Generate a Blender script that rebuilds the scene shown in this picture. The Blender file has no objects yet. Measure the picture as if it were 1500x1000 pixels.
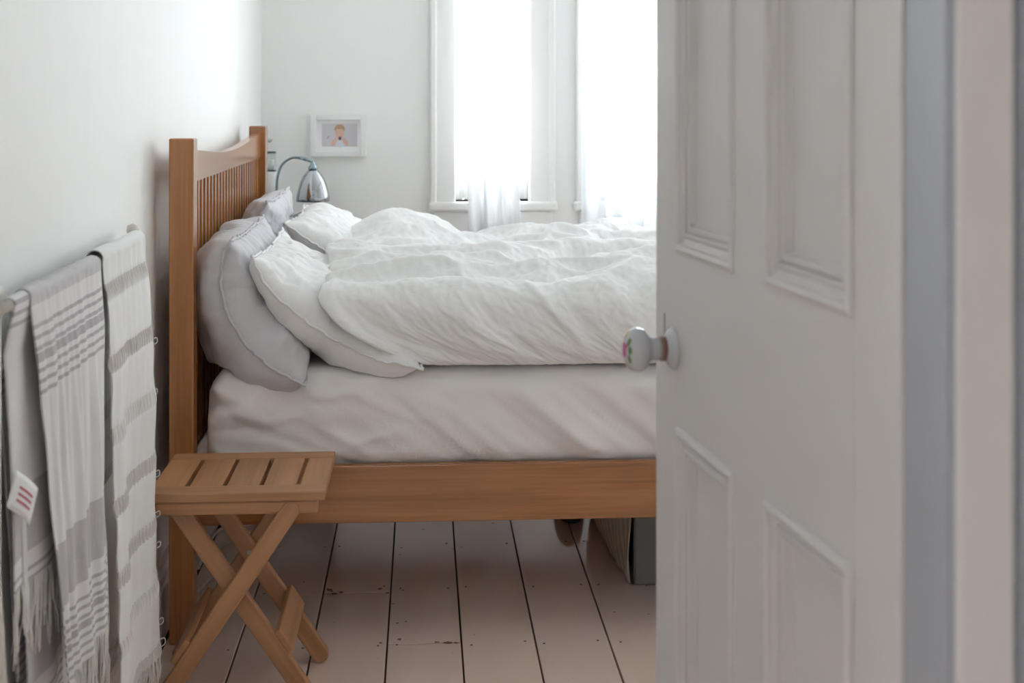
import bpy, bmesh, math, random
import numpy as np
from mathutils import Vector, noise as mnoise

random.seed(7); rng = np.random.default_rng(7)
SC = bpy.context.scene
COL = SC.collection

# ------------------------------------------------------------------ camera
F_PX = 2083.33; CAM_H = 1.229; YAW = math.atan(131 / F_PX)
cam = bpy.data.cameras.new('camera'); camo = bpy.data.objects.new('camera', cam); COL.objects.link(camo)
cam.sensor_width = 36; cam.lens = 50; cam.shift_y = -355 / 1500
cam.clip_start = 0.05
camo.location = (0, 0, CAM_H); camo.rotation_euler = (math.pi / 2, 0, -YAW)
cam.dof.use_dof = True; cam.dof.focus_distance = 3.25; cam.dof.aperture_fstop = 5.6
SC.camera = camo

# ------------------------------------------------------------------ world, light, exposure
W = bpy.data.worlds.new('sky'); SC.world = W; W.use_nodes = True
bg = W.node_tree.nodes['Background']
bg.inputs[0].default_value = (0.93, 0.965, 1.0, 1); bg.inputs[1].default_value = 23
SC.view_settings.view_transform = 'Standard'; SC.view_settings.look = 'None'
SC.view_settings.gamma = 1; SC.view_settings.use_curve_mapping = False
SC.view_settings.exposure = 0.0
SC.cycles.max_bounces = 14; SC.cycles.diffuse_bounces = 8; SC.cycles.transparent_max_bounces = 16
SC.cycles.caustics_reflective = False; SC.cycles.caustics_refractive = False
SC.cycles.sample_clamp_indirect = 6
SC.cycles.use_denoising = True

def portal(x0, x1, z0, z1, y):
    l = bpy.data.lights.new('window_portal', 'AREA'); l.shape = 'RECTANGLE'
    l.size = x1 - x0; l.size_y = z1 - z0; l.cycles.is_portal = True
    o = bpy.data.objects.new('window_portal', l); COL.objects.link(o)
    o.location = ((x0 + x1) / 2, y, (z0 + z1) / 2); o.rotation_euler = (-math.pi / 2, 0, 0)
FAR = 5.40                        # inner face of the window wall
WIN = [(0.125, 0.405, 0.84, 2.40), (0.68, 1.62, 0.84, 2.40), (1.895, 2.175, 0.84, 2.40)]  # third window is out of view, kept for symmetry and added daylight
for w in WIN: portal(*w, FAR + 0.205)
hl = bpy.data.lights.new('added_hall_light', 'AREA'); hl.shape = 'DISK'; hl.size = 0.5; hl.energy = 1.3  # unseen light added behind the camera to brighten the door
hl.color = (0.96, 0.97, 1.0)
hlo = bpy.data.objects.new('added_hall_light', hl); COL.objects.link(hlo); hlo.location = (-0.25, -0.5, 2.5)

# ------------------------------------------------------------------ helpers
WL = {}                           # world location of each parent
def tag(o, label=None, cat=None, group=None, kind=None):
    if label: o['label'] = label
    if cat: o['category'] = cat
    if group: o['group'] = group
    if kind: o['kind'] = kind
    return o
def empty(name, loc, label=None, cat=None, group=None, kind=None):
    o = bpy.data.objects.new(name, None); COL.objects.link(o); o.location = loc; o.empty_display_size = 0.05
    WL[o] = Vector(loc); return tag(o, label, cat, group, kind)
def link(name, me, mat, parent=None, smooth=False):
    """mesh given in world coordinates"""
    o = bpy.data.objects.new(name, me); COL.objects.link(o)
    if mat is not None:
        for m in (mat if isinstance(mat, (list, tuple)) else [mat]): me.materials.append(m)
    if smooth:
        me.polygons.foreach_set('use_smooth', [True] * len(me.polygons))
    WL[o] = Vector((0, 0, 0))
    if parent is not None:
        o.parent = parent; b = WL[parent]
        me.transform(__import__('mathutils').Matrix.Translation(-b)); WL[o] = b
    me.update(); return o
def mesh(verts, faces):
    me = bpy.data.meshes.new('m'); me.from_pydata([tuple(map(float, v)) for v in verts], [], faces); me.update(); return me
def from_bm(bm):
    bmesh.ops.recalc_face_normals(bm, faces=bm.faces)
    me = bpy.data.meshes.new('m'); bm.to_mesh(me); bm.free(); return me
def bm_box(bm, lo, hi, bev=0.0, seg=2):
    r = bmesh.ops.create_cube(bm, size=1); vs = r['verts']
    for v in vs:
        v.co = Vector([(lo[i] + hi[i]) / 2 + v.co[i] * (hi[i] - lo[i]) for i in range(3)])
    if bev:
        es = list({e for v in vs for e in v.link_edges})
        bmesh.ops.bevel(bm, geom=es, offset=bev, segments=seg, affect='EDGES', profile=0.5)
def box(name, lo, hi, mat, parent=None, bev=0.0, seg=2):
    bm = bmesh.new(); bm_box(bm, lo, hi, bev, seg); return link(name, from_bm(bm), mat, parent)
def struct(name, lo, hi, mat, parent=None, bev=0.0):
    o = box(name, lo, hi, mat, parent, bev)
    if parent is None: o['kind'] = 'structure'
    return o
def prism(name, poly, axis, a, b, mat, parent=None, bev=0.0, smooth=False):
    """poly of 2-D points extruded along axis ('x','y','z') from a to b"""
    bm = bmesh.new()
    def co(p, t):
        return {'x': (t, p[0], p[1]), 'y': (p[0], t, p[1]), 'z': (p[0], p[1], t)}[axis]
    A = [bm.verts.new(co(p, a)) for p in poly]; B = [bm.verts.new(co(p, b)) for p in poly]
    n = len(poly)
    bm.faces.new(A); bm.faces.new(B[::-1])
    for i in range(n): bm.faces.new((A[i], B[i], B[(i + 1) % n], A[(i + 1) % n]))
    if bev: bmesh.ops.bevel(bm, geom=list(bm.edges), offset=bev, segments=2, affect='EDGES', profile=0.5)
    return link(name, from_bm(bm), mat, parent, smooth)
def lathe_mesh(prof, c, axis=(0, 0, 1), n=40):
    """prof: list of (radius, height) along axis from point c"""
    ax = Vector(axis).normalized(); t = ax.orthogonal().normalized(); b = ax.cross(t); c = Vector(c)
    V = []; Fc = []
    for r, h in prof:
        for k in range(n):
            a = 2 * math.pi * k / n
            V.append(c + ax * h + (t * math.cos(a) + b * math.sin(a)) * max(r, 1e-5))
    for i in range(len(prof) - 1):
        for k in range(n):
            Fc.append((i * n + k, i * n + (k + 1) % n, (i + 1) * n + (k + 1) % n, (i + 1) * n + k))
    if prof[0][0] > 1e-4: Fc.append(tuple(range(n))[::-1])
    if prof[-1][0] > 1e-4: Fc.append(tuple((len(prof) - 1) * n + k for k in range(n)))
    bm = bmesh.new(); me = mesh(V, Fc); bm.from_mesh(me); bmesh.ops.remove_doubles(bm, verts=bm.verts, dist=1e-5)
    return from_bm(bm)
def lathe(name, prof, c, mat, parent=None, axis=(0, 0, 1), n=40):
    return link(name, lathe_mesh(prof, c, axis, n), mat, parent, True)
def catmull(P, k=8, closed=False):
    P = [Vector(p) for p in P]; n = len(P); out = []
    rng_ = range(n) if closed else range(n - 1)
    for i in rng_:
        p0 = P[(i - 1) % n] if closed or i else P[0] * 2 - P[1]; p1 = P[i]; p2 = P[(i + 1) % n]
        p3 = P[(i + 2) % n] if closed or i + 2 < n else P[-1] * 2 - P[-2]
        for j in range(k):
            t = j / k
            out.append(0.5 * ((2 * p1) + (p2 - p0) * t + (2 * p0 - 5 * p1 + 4 * p2 - p3) * t * t + (3 * p1 - p0 - 3 * p2 + p3) * t ** 3))
    if not closed: out.append(P[-1])
    return out
def tube_bm(bm, pts, r, n=8, closed=False, taper=None):
    pts = [Vector(p) for p in pts]; N = len(pts); rings = []
    up = None
    for i, p in enumerate(pts):
        d = (pts[(i + 1) % N] - pts[i - 1]) if closed else (pts[min(i + 1, N - 1)] - pts[max(i - 1, 0)])
        if d.length < 1e-9: d = Vector((0, 0, 1))
        d.normalize()
        if up is None: up = d.orthogonal().normalized()
        up = (up - d * up.dot(d)); up = up.normalized() if up.length > 1e-6 else d.orthogonal().normalized()
        b = d.cross(up); rr = r * (taper(i / max(N - 1, 1)) if taper else 1)
        rings.append([bm.verts.new(p + (up * math.cos(2 * math.pi * k / n) + b * math.sin(2 * math.pi * k / n)) * rr) for k in range(n)])
    for i in range(N if closed else N - 1):
        A = rings[i]; B = rings[(i + 1) % N]
        for k in range(n): bm.faces.new((A[k], A[(k + 1) % n], B[(k + 1) % n], B[k]))
    if not closed: bm.faces.new(rings[0][::-1]); bm.faces.new(rings[-1])
def tube(name, pts, r, mat, parent=None, n=10, closed=False, taper=None):
    bm = bmesh.new(); tube_bm(bm, pts, r, n, closed, taper); return link(name, from_bm(bm), mat, parent, True)
def ray(u, v):
    c, s = math.cos(YAW), math.sin(YAW); xc = (u - 750) / F_PX
    return Vector((xc * c + s, -xc * s + c, -(v - 145) / F_PX))
def on_floor(u, v, z=0.0):
    r = ray(u, v); return Vector((0, 0, CAM_H)) + r * ((z - CAM_H) / r.z)

# smooth value noise on numpy arrays (3-D lattice)
_L = rng.random((64, 64, 64))
def vnoise(x, y, z=0.0):
    x, y, z = np.broadcast_arrays(np.asarray(x, float), np.asarray(y, float), np.asarray(z, float))
    xi, yi, zi = np.floor(x).astype(int), np.floor(y).astype(int), np.floor(z).astype(int)
    fx, fy, fz = x - xi, y - yi, z - zi
    fx, fy, fz = [t * t * t * (t * (6 * t - 15) + 10) for t in (fx, fy, fz)]
    o = 0
    for a in (0, 1):
        for b in (0, 1):
            for c in (0, 1):
                o = o + _L[(xi + a) % 64, (yi + b) % 64, (zi + c) % 64] * (fx if a else 1 - fx) * (fy if b else 1 - fy) * (fz if c else 1 - fz)
    return o * 2 - 1
def ridged(x, y, z=0.0):
    return 1 - np.abs(vnoise(x, y, z)) * 2
def sstep(a, b, x):
    t = np.clip((np.asarray(x, float) - a) / (b - a), 0, 1); return t * t * (3 - 2 * t)

# ------------------------------------------------------------------ materials
def new_mat(name):
    m = bpy.data.materials.new(name); m.use_nodes = True
    nt = m.node_tree; return m, nt, nt.nodes['Principled BSDF']
def N(nt, t, **kw):
    n = nt.nodes.new(t)
    for k, v in kw.items(): setattr(n, k, v)
    return n
def mixc(nt, fac, a, b):
    n = N(nt, 'ShaderNodeMix', data_type='RGBA')
    for sock, val in ((n.inputs[0], fac), (n.inputs[6], a), (n.inputs[7], b)):
        if hasattr(val, 'type') and hasattr(val, 'links'): nt.links.new(val, sock)
        else: sock.default_value = val if not isinstance(val, tuple) else (*val, 1)[:4]
    return n.outputs[2]
def mathn(nt, op, a, b=None, c=None):
    n = N(nt, 'ShaderNodeMath', operation=op)
    for i, v in enumerate((a, b, c)):
        if v is None: continue
        if hasattr(v, 'links'): nt.links.new(v, n.inputs[i])
        else: n.inputs[i].default_value = v
    return n.outputs[0]
def coords(nt, scale, kind='Object', loc=None):
    tc = N(nt, 'ShaderNodeTexCoord'); mp = N(nt, 'ShaderNodeMapping')
    mp.inputs['Scale'].default_value = scale
    nt.links.new(tc.outputs[kind], mp.inputs['Vector'])
    if loc is not None: nt.links.new(loc, mp.inputs['Location'])
    return mp.outputs[0]
def noise_tex(nt, vec, scale, detail=3, rough=0.5, dist=0.0):
    n = N(nt, 'ShaderNodeTexNoise'); n.inputs['Scale'].default_value = scale; n.inputs['Detail'].default_value = detail
    n.inputs['Roughness'].default_value = rough; n.inputs['Distortion'].default_value = dist
    nt.links.new(vec, n.inputs['Vector']); return n.outputs[0]
def ramp(nt, fac, stops, interp='LINEAR'):
    n = N(nt, 'ShaderNodeValToRGB'); cr = n.color_ramp; cr.interpolation = interp
    while len(cr.elements) < len(stops): cr.elements.new(0.5)
    for e, (p, c) in zip(cr.elements, stops): e.position = p; e.color = (*c, 1) if len(c) == 3 else c
    nt.links.new(fac, n.inputs[0]); return n.outputs[0]
def bump(nt, p, h, strength=0.3, dist=0.01):
    b = N(nt, 'ShaderNodeBump'); b.inputs['Strength'].default_value = strength; b.inputs['Distance'].default_value = dist
    nt.links.new(h, b.inputs['Height']); nt.links.new(b.outputs[0], p.inputs['Normal'])

def plain(name, col, rough=0.5, spec=0.5, metal=0.0, nscale=0, namt=0.0, bstr=0.0):
    m, nt, p = new_mat(name)
    p.inputs['Base Color'].default_value = (*col, 1); p.inputs['Roughness'].default_value = rough
    p.inputs['Specular IOR Level'].default_value = spec; p.inputs['Metallic'].default_value = metal
    if nscale:
        f = noise_tex(nt, coords(nt, (1, 1, 1)), nscale, 4)
        dk = tuple(c * (1 - namt) for c in col)
        nt.links.new(mixc(nt, f, dk, col), p.inputs['Base Color'])
        if bstr: bump(nt, p, f, bstr, 0.005)
    return m
def wood(name, axis, dark, light, rough=0.17, fine=70):
    m, nt, p = new_mat(name)
    s = [26, 26, 26]; s[axis] = 1.3
    oi = N(nt, 'ShaderNodeObjectInfo'); loc = N(nt, 'ShaderNodeCombineXYZ')
    k = mathn(nt, 'MULTIPLY', oi.outputs['Random'], 37.0)
    for i in range(3): nt.links.new(k, loc.inputs[i])
    v = coords(nt, tuple(s), 'Object', loc.outputs[0])
    n1 = noise_tex(nt, v, 1.0, 3, 0.55, 0.6)
    s2 = [fine * 2.2] * 3; s2[axis] = 4
    n2 = noise_tex(nt, coords(nt, tuple(s2)), 1.0, 2, 0.6)
    s3 = [5, 5, 5]; s3[axis] = 0.6
    n3 = noise_tex(nt, coords(nt, tuple(s3), 'Object', loc.outputs[0]), 1.0, 2, 0.5)
    f = mathn(nt, 'ADD', mathn(nt, 'MULTIPLY', n1, 0.5), mathn(nt, 'ADD', mathn(nt, 'MULTIPLY', n2, 0.22), mathn(nt, 'MULTIPLY', n3, 0.28)))
    c = ramp(nt, f, [(0.38, dark), (0.60, light)])
    hv = mathn(nt, 'ADD', mathn(nt, 'MULTIPLY', oi.outputs['Random'], 0.22), 0.89)
    hs = N(nt, 'ShaderNodeHueSaturation'); nt.links.new(c, hs.inputs['Color']); nt.links.new(hv, hs.inputs['Value'])
    nt.links.new(hs.outputs[0], p.inputs['Base Color'])
    p.inputs['Roughness'].default_value = rough; p.inputs['Specular IOR Level'].default_value = 0.8
    bump(nt, p, n2, 0.05, 0.002)
    return m
OAK_D, OAK_L = (0.215, 0.078, 0.020), (0.365, 0.150, 0.044)
M_OAK_X = wood('oak_grain_x', 0, OAK_D, OAK_L); M_OAK_Y = wood('oak_grain_y', 1, OAK_D, OAK_L); M_OAK_Z = wood('oak_grain_z', 2, OAK_D, OAK_L)
STD, STL = (0.25, 0.108, 0.040), (0.385, 0.185, 0.075)
M_ST_X = wood('stool_wood_x', 0, STD, STL, 0.5); M_ST_Y = wood('stool_wood_y', 1, STD, STL, 0.5); M_ST_Z = wood('stool_wood_z', 2, STD, STL, 0.5)

def wall_mat():
    m, nt, p = new_mat('wall_paint')
    f = noise_tex(nt, coords(nt, (3, 3, 0.7)), 2.0, 5, 0.6)
    nt.links.new(mixc(nt, f, (0.86, 0.86, 0.845), (0.90, 0.90, 0.885)), p.inputs['Base Color'])
    p.inputs['Roughness'].default_value = 0.6
    bump(nt, p, noise_tex(nt, coords(nt, (1, 1, 0.35)), 9, 5, 0.6), 0.10, 0.02)
    return m
M_WALL = wall_mat()
M_CEIL = plain('ceiling_paint', (0.90, 0.90, 0.89), 0.7)
M_TRIM = plain('white_gloss_paint', (0.83, 0.82, 0.80), 0.35, 0.5, 0, 6, 0.03)
M_SKIRT = plain('skirting_paint', (0.74, 0.68, 0.65), 0.4, 0.5, 0, 9, 0.06)
M_LINING_SHADE = plain('blue_grey_gloss_and_shade', (0.36, 0.385, 0.43), 0.35, 0.5, 0, 7, 0.03)  # lining colour, also painted-in shade for the outer architrave moulding
M_DOOR = plain('door_paint', (0.66, 0.645, 0.64), 0.42, 0.45, 0, 7, 0.03, 0.06)
def floor_mat():
    m, nt, p = new_mat('painted_boards')
    oi = N(nt, 'ShaderNodeObjectInfo')
    v = coords(nt, (9, 1.2, 9))
    f = noise_tex(nt, v, 2.0, 5, 0.6, 0.4)
    base = mixc(nt, f, (0.74, 0.575, 0.50), (0.80, 0.65, 0.575))
    tint = mixc(nt, mathn(nt, 'MULTIPLY', oi.outputs['Random'], 0.35), base, (0.77, 0.64, 0.59))
    # chips and dents where the paint is gone
    c1 = noise_tex(nt, coords(nt, (55, 20, 55)), 1.0, 4, 0.65)
    chip = ramp(nt, c1, [(0.725, (0, 0, 0)), (0.74, (1, 1, 1))])
    col = mixc(nt, chip, tint, (0.16, 0.10, 0.075))
    nt.links.new(col, p.inputs['Base Color'])
    r = noise_tex(nt, coords(nt, (6, 2, 6)), 2.0, 3)
    nt.links.new(ramp(nt, r, [(0.3, (0.10,) * 3), (0.7, (0.20,) * 3)]), p.inputs['Roughness'])
    p.inputs['Specular IOR Level'].default_value = 0.85
    hb = mathn(nt, 'ADD', noise_tex(nt, coords(nt, (14, 2.2, 14)), 1.0, 4, 0.6), mathn(nt, 'MULTIPLY', chip, -0.4))
    bump(nt, p, hb, 0.22, 0.006)
    return m
M_FLOOR = floor_mat()
M_GAP = plain('floor_gap_dark', (0.05, 0.04, 0.035), 0.9)
M_NAIL = plain('nail_head', (0.20, 0.14, 0.11), 0.6)
def cloth_mat(name, col, weave=900, bstr=0.15, var=0.05, sheen=0.2, wrinkle=0.0):
    m, nt, p = new_mat(name)
    f = noise_tex(nt, coords(nt, (1, 1, 1)), 5, 3)
    dk = tuple(c * (1 - var) for c in col)
    nt.links.new(mixc(nt, f, dk, col), p.inputs['Base Color'])
    p.inputs['Roughness'].default_value = 0.85; p.inputs['Specular IOR Level'].default_value = 0.15
    p.inputs['Sheen Weight'].default_value = sheen
    h = noise_tex(nt, coords(nt, (1, 1, 1)), weave, 1)
    if wrinkle:
        h2 = noise_tex(nt, coords(nt, (1, 1, 1)), 26, 4, 0.6, 1.2)
        h = mathn(nt, 'ADD', mathn(nt, 'MULTIPLY', h, 0.15), mathn(nt, 'MULTIPLY', h2, wrinkle))
        bump(nt, p, h, 0.35, 0.012)
    else: bump(nt, p, h, bstr, 0.001)
    return m
M_WHITE = cloth_mat('white_linen', (0.88, 0.88, 0.875), wrinkle=0.55)
M_SHEET = cloth_mat('white_sheet', (0.85, 0.815, 0.80), wrinkle=0.3)
M_GREY = cloth_mat('lilac_grey_linen', (0.62, 0.61, 0.64), wrinkle=0.55)

# ------------------------------------------------------------------ room shell
LW = -0.605; RW = 2.45; CEIL = 2.75; FR = 1.165; HALLF = 1.052
struct('wall_left', (LW - 0.2, FR, -0.1), (LW, FAR + 0.3, CEIL), M_WALL)
struct('wall_right', (RW, FR, -0.1), (RW + 0.2, FAR + 0.3, CEIL), M_WALL)
struct('ceiling', (LW - 0.2, HALLF, CEIL), (RW + 0.2, FAR + 0.3, CEIL + 0.2), M_CEIL)
def wall_with_holes(name, x0, x1, z0, z1, y0, y1, holes, mat):
    xs = sorted({x0, x1, *[h[0] for h in holes], *[h[1] for h in holes]})
    zs = sorted({z0, z1, *[h[2] for h in holes], *[h[3] for h in holes]})
    bm = bmesh.new()
    for a, b in zip(xs, xs[1:]):
        for c, d in zip(zs, zs[1:]):
            mx, mz = (a + b) / 2, (c + d) / 2
            if any(h[0] < mx < h[1] and h[2] < mz < h[3] for h in holes): continue
            bm_box(bm, (a, y0, c), (b, y1, d))
    bmesh.ops.remove_doubles(bm, verts=bm.verts, dist=1e-5)
    seen = {}
    for f in list(bm.faces):
        k = tuple(sorted(v.index for v in f.verts))
    bm.verts.index_update()
    for f in list(bm.faces):
        k = tuple(sorted(v.index for v in f.verts)); seen.setdefault(k, []).append(f)
    bmesh.ops.delete(bm, geom=[f for fs in seen.values() if len(fs) > 1 for f in fs], context='FACES')
    o = link(name, from_bm(bm), mat); o['kind'] = 'structure'; return o
wall_with_holes('wall_far', LW, RW, -0.1, CEIL, FAR, FAR + 0.2, WIN, M_WALL)
DX0, DX1, DTOP = -0.375, 0.4125, 2.06
wall_with_holes('wall_front', LW - 0.2, RW + 0.2, -0.1, CEIL, HALLF + 0.012, FR, [(DX0 - 0.012, DX1 + 0.0, -0.1, DTOP + 0.012)], M_WALL)
# unseen hall where the photographer stands, added to keep sky off the door
struct('wall_hall_left', (-1.15, -1.7, -0.1), (-1.05, HALLF + 0.012, 2.7), M_WALL)
struct('wall_hall_right', (1.25, -1.7, -0.1), (1.35, HALLF + 0.012, 2.7), M_WALL)
struct('wall_hall_back', (-1.05, -1.7, -0.1), (1.25, -1.6, 2.7), M_WALL)
struct('ceiling_hall', (-1.05, -1.6, 2.6), (1.25, HALLF + 0.012, 2.7), M_CEIL)
# floor: every board is a piece of its own, gaps left dark between them
BW, G0 = 0.1675, -0.0795
floor = struct('floor', (-1.15, -1.7, -0.12), (RW + 0.2, FAR + 0.3, -0.022), M_GAP)
def board(x0, x1, y0, y1):
    box('floorboard', (x0, y0, -0.022), (x1, y1, random.uniform(-0.0012, 0.0)), M_FLOOR, floor, 0.0009, 1)
k = -4
while G0 + k * BW < RW:
    x0 = max(G0 + k * BW, LW) + 0.002; x1 = min(G0 + (k + 1) * BW, RW) - 0.002
    if x1 - x0 > 0.02:
        cuts = [FR - 0.1]
        if k == -1: cuts += [3.563]
        elif k == 0: cuts += [3.221]
        else: cuts += [random.choice([1.9, 2.2, 2.5]) if k % 2 else random.choice([4.6, 4.9])]
        cuts += [FAR]
        for a, b in zip(cuts, cuts[1:]): board(x0, x1, a + (0.0035 if a > 3 else 0.002), b - (0.0035 if b < 4 else 0.002))
    k += 1
box('hall_floorboards', (-1.05, -1.6, -0.022), (1.25, FR - 0.102, -0.001), M_FLOOR, floor)
bm = bmesh.new()      # nail heads beside the joists
for kk in range(-3, 5):
    for yj in (2.85, 3.21, 3.575, 3.93, 4.3, 4.66):
        for off in (0.022, BW - 0.022):
            if random.random() < 0.22: continue
            c = Vector((G0 + kk * BW + off + random.uniform(-.004, .004), yj + random.uniform(-.012, .012), 0.0))
            if c.x < LW + 0.03: continue
            bmesh.ops.create_cone(bm, cap_ends=True, segments=8, radius1=0.0032, radius2=0.0028, depth=0.0012,
                                  matrix=__import__('mathutils').Matrix.Translation(c + Vector((0, 0, 0.0002))))
o = link('nail_heads', from_bm(bm), M_NAIL, floor); o['kind'] = 'stuff'
bm = bmesh.new(); rnd = random.Random(11)      # bare patches where the paint has chipped off along the joints
chips = [(482, 863, 9), (490, 869, 10), (500, 867, 7), (556, 862, 8), (563, 858, 5), (568, 868, 7), (575, 884, 6), (582, 912, 5), (558, 941, 5), (585, 936, 6),
         (640, 940, 8), (655, 941, 9), (668, 941, 7), (665, 803, 5), (676, 801, 4), (588, 802, 4), (586, 812, 4), (590, 864, 4), (594, 910, 4), (722, 766, 5), (445, 852, 5), (440, 890, 6), (620, 775, 6), (900, 896, 4), (950, 899, 4)]
for u, v, sz in chips:
    c = on_floor(u, v, 0.0004); a0 = rnd.uniform(0, 6); m_ = 9
    ring = [bm.verts.new((c.x + sz / 1900 * rnd.uniform(0.5, 1.5) * math.cos(2 * math.pi * k / m_) * 1.5, c.y + sz / 1900 * rnd.uniform(0.4, 1.4) * math.sin(2 * math.pi * k / m_) * 1.7, 0.0004)) for k in range(m_)]
    bm.faces.new(ring)
o = link('paint_chips', from_bm(bm), plain('bare_wood_dirt', (0.15, 0.095, 0.07), 0.7), floor); o['kind'] = 'stuff'
# skirting boards
def skirting(name, poly, axis, a, b):
    o = prism(name, poly, axis, a, b, M_SKIRT); o['kind'] = 'structure'; return o
sk = [(0, 0), (0.018, 0), (0.018, 0.115), (0.014, 0.122), (0.014, 0.14), (0.008, 0.15), (0.005, 0.165), (0, 0.168)]
skirting('baseboard_left', [(LW + a, z) for a, z in sk], 'y', FR, FAR - 0.018)
skirting('baseboard_far', [(FAR - a, z) for a, z in sk], 'x', LW, RW)
skirting('baseboard_right', [(RW - a, z) for a, z in sk], 'y', FR, FAR - 0.018)

# ------------------------------------------------------------------ windows
def glass_mat():
    m, nt, p = new_mat('window_glass')
    out = nt.nodes['Material Output']; tr = N(nt, 'ShaderNodeBsdfTransparent'); gl = N(nt, 'ShaderNodeBsdfGlossy')
    gl.inputs['Roughness'].default_value = 0.02; tr.inputs[0].default_value = (0.95, 0.97, 0.97, 1)
    mx = N(nt, 'ShaderNodeMixShader'); mx.inputs[0].default_value = 0.05
    nt.links.new(tr.outputs[0], mx.inputs[1]); nt.links.new(gl.outputs[0], mx.inputs[2])
    nt.links.new(mx.outputs[0], out.inputs[0]); return m
M_GLASS = glass_mat()
def window(n, x0, x1, z0, z1):
    w = empty('window_%d' % n, ((x0 + x1) / 2, FAR, z0), kind='structure')
    y = FAR
    cw = 0.085
    # casing (architrave) round the opening, standing proud of the wall
    for a, b in (((x0 - cw, z0 - 0.02), (x0, z1 + cw)), ((x1, z0 - 0.02), (x1 + cw, z1 + cw)), ((x0, z1), (x1, z1 + cw))):
        box('casing', (a[0], y - 0.024, a[1]), (b[0], y - 0.0005, b[1]), M_TRIM, w, 0.006)
    box('casing_bead', (x0 - cw - 0.012, y - 0.032, z0 - 0.02), (x0 - cw + 0.012, y - 0.0005, z1 + cw), M_TRIM, w, 0.006)
    box('casing_bead', (x1 + cw - 0.012, y - 0.032, z0 - 0.02), (x1 + cw + 0.012, y - 0.0005, z1 + cw), M_TRIM, w, 0.006)
    box('sill', (x0 - cw - 0.02, y - 0.04, z0 - 0.035), (x1 + cw + 0.02, y + 0.12, z0 + 0.0), M_TRIM, w, 0.008)
    box('apron', (x0 - cw, y - 0.02, z0 - 0.14), (x1 + cw, y - 0.0005, z0 - 0.036), M_TRIM, w, 0.004)
    zm = 1.545
    def sash(ya, za, zb, top, bot):
        st = 0.042 if x1 - x0 > 0.5 else 0.032
        s = box('sash', (x0 + 0.003, ya, za), (x0 + st, ya + 0.04, zb), M_TRIM, w, 0.004)
        box('stile', (x1 - st, ya, za), (x1 - 0.003, ya + 0.04, zb), M_TRIM, s, 0.004)
        box('rail', (x0 + st, ya, zb - top), (x1 - st, ya + 0.04, zb), M_TRIM, s, 0.004)
        box('rail', (x0 + st, ya, za), (x1 - st, ya + 0.04, za + bot), M_TRIM, s, 0.004)
        if x1 - x0 > 0.5:
            box('glazing_bar', ((x0 + x1) / 2 - 0.01, ya + 0.005, za + bot), ((x0 + x1) / 2 + 0.01, ya + 0.035, zb - top), M_TRIM, s, 0.003)
            box('pane', (x0 + st, ya + 0.018, za + bot), ((x0 + x1) / 2 - 0.01, ya + 0.022, zb - top), M_GLASS, s)
            box('pane', ((x0 + x1) / 2 + 0.01, ya + 0.018, za + bot), (x1 - st, ya + 0.022, zb - top), M_GLASS, s)
        else:
            box('pane', (x0 + st, ya + 0.018, za + bot), (x1 - st, ya + 0.022, zb - top), M_GLASS, s)
    sash(y + 0.09, z0 + 0.002, zm + 0.02, 0.04, 0.085)
    sash(y + 0.135, zm - 0.02, z1 - 0.003, 0.05, 0.04)
    for xx in (x0, x1):                      # staff beads down the reveal
        sgn = 1 if xx == x0 else -1
        a, b = sorted((xx + sgn * 0.0005, xx + sgn * 0.014))
        box('staff_bead', (a, y + 0.068, z0 + 0.002), (b, y + 0.088, z1 - 0.002), M_TRIM, w, 0.004)
    return w
for i, w_ in enumerate(WIN): window(i + 1, *w_)

# ------------------------------------------------------------------ door, jamb and architrave
DA = Vector((-0.10717, 0.99424, 0))                 # hinge -> free edge
DN = Vector((-0.99424, -0.10717, 0))                # face towards the photographer
DF = Vector((0.3162, 1.9139, 0)); DWID = 0.757; DHT = 2.03; DTH = 0.036
def dpt(s, z, n=0.0):
    return DF - DA * s + DN * n + Vector((0, 0, z))
door = empty('door_1', tuple(dpt(DWID, 0.0)), kind='structure')
def dbox(name, s0, s1, z0, z1, n0, n1, mat, parent, bev=0.0015):
    bm = bmesh.new(); bm_box(bm, (s0, n0, z0), (s1, n1, z1), bev)
    for v in bm.verts: v.co = dpt(v.co.x, v.co.z, v.co.y)
    return link(name, from_bm(bm), mat, parent)
S1, S2, S3, S4 = 0.104, 0.330, 0.436, 0.660
ZB, Z1, Z2, ZT = 0.215, 0.8085, 1.0325, 1.915
dbox('stile', 0.0, S1, 0.008, DHT, -DTH, 0, M_DOOR, door)
dbox('stile', S4, DWID, 0.008, DHT, -DTH, 0, M_DOOR, door)
for z0, z1 in ((0.008, ZB), (Z1, Z2), (ZT, DHT)): dbox('rail', S1, S4, z0, z1, -DTH, 0, M_DOOR, door, 0)
for z0, z1 in ((ZB, Z1), (Z2, ZT)): dbox('muntin', S2, S3, z0, z1, -DTH, 0, M_DOOR, door, 0)
PROF = [(0, 0), (0.001, 0.0035), (0.006, 0.006), (0.010, 0.004), (0.012, -0.001), (0.020, -0.005), (0.0225, -0.0015), (0.0265, -0.001), (0.028, -0.0065),
        (0.0295, -0.0075), (0.031, -0.0045), (0.035, -0.005), (0.0365, -0.011), (0.0375, -0.014), (0.039, -0.0148)]
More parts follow.
